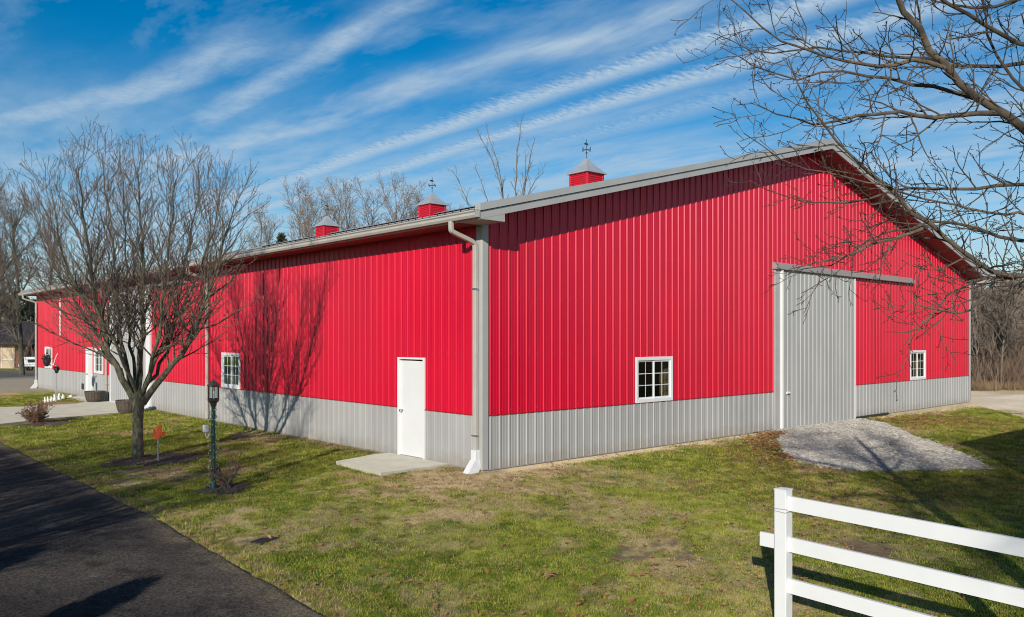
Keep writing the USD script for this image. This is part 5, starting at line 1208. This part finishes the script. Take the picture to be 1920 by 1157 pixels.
# tufts that the mower leaves along the walls, the posts and the edge of the driveway
rng = np.random.default_rng(303); L = []
for (x0, y0_, x1, y1_, n, w_) in ((5, -.22, 24, -.24, 330, .10), (-.12, 3.2, -.12, 17, 500, .10), (-5.48, -6.5, -5.48, 15, 1800, .10), (-2.25, -7.28, -2.25, -7.28, 26, .10), (-4.25, 1.8, -4.25, 1.8, 20, .15), (6.2, -3.0, 10, -5.6, 160, .3), (7.5, -1.7, 10, -.3, 120, .25)):
    t = rng.random(n); L.append(np.stack([x0 + (x1 - x0) * t + rng.normal(0, w_, n), y0_ + (y1_ - y0_) * t + rng.normal(0, w_, n)], 1))
L = np.vstack(L); L = L[~((L[:, 0] > -.05) & (L[:, 1] > -.05))]; d_ = rng.random(len(L)) < .5
Z = hz(L)
scatter('edge_grass', 'uncut green grass along the wall base and the driveway edge', [tuft(500 + k, 16, .05, .025, .075, .003) for k in range(4)], M['grass_green'], L[~d_, 0], L[~d_, 1], Z[~d_], rng.uniform(.6, 1.2, (~d_).sum()), rng, 'grass')
scatter('dry_edge_grass', 'uncut straw coloured grass along the wall base and the driveway edge', [tuft(520 + k, 14, .05, .02, .07, .003) for k in range(4)], M['grass_dry'], L[d_, 0], L[d_, 1], Z[d_], rng.uniform(.6, 1.2, d_.sum()), rng, 'grass')
# loose stones of the gravel ramp
rng = np.random.default_rng(404); bx0, by0, bx1, by1 = P_GRAV.buffer(.25).bounds
X, Y = rng.uniform(bx0, bx1, 16000), rng.uniform(by0, by1, 16000); pts = shapely.points(np.stack([X, Y], 1)); inn = shapely.contains(P_GRAV, pts); dd_ = shapely.distance(P_GRAV.exterior, pts)
k = (inn | ((dd_ < .25) & (rng.random(len(X)) < .35 * (1 - dd_ / .25)))) & (Y < -.02); X, Y, dd_, inn = X[k], Y[k], dd_[k], inn[k]
Z = terr(X, Y) + np.where(inn, .02 + ramp_bulge(X, Y, dd_) + np.minimum(0, (dd_ - .08) * .5), .01)
def stone(seed):
    r_ = np.random.default_rng(seed); m_ = trimesh.creation.icosphere(1, .019); v = np.array(m_.vertices) * (1 + r_.normal(0, .14, (len(m_.vertices), 1))) * r_.uniform(.6, 1.2, 3); v[:, 2] *= .7; return v, np.array(m_.faces)
mat('stone', (0.46, 0.425, 0.36), 0.9, c2=(0.29, 0.27, 0.23), vscale=6.0, rand=0.35)
scatter('gravel_stones', 'loose grey gravel stones on the ramp before the sliding door', [stone(600 + k_) for k_ in range(6)], M['stone'], X, Y, Z, rng.uniform(.45, 1.9, len(X)), rng, 'gravel')

rng = np.random.default_rng(707); L = []
for (x0, y0_, r_, n) in ((8.9, -.55, .55, 260), (7.7, -1.3, .55, 300), (6.6, -2.3, .5, 220), (15.6, -1.2, 1.0, 320), (17.5, -1.8, 1.4, 420), (-3.3, -5.9, .7, 40), (-2.4, -5.6, .8, 30), (9.6, -.5, .3, 110)):
    L.append(np.stack([x0 + rng.normal(0, r_, n), y0_ + rng.normal(0, r_ * .6, n)], 1))
L = np.vstack(L); L = L[allowed(L[:, 0], L[:, 1]) | ((L[:, 0] > 9) & (L[:, 0] < 10.4) & (L[:, 1] < -.15) & (L[:, 1] > -1))]
scatter('leaf_litter', 'drifts of brown dead leaves beside the gravel ramp', [leaf_mesh(430 + k_, .034) for k_ in range(5)], M['leaf_brown'], L[:, 0], L[:, 1], hz(L) + .035, rng.uniform(.7, 1.4, len(L)), rng, 'leaves')
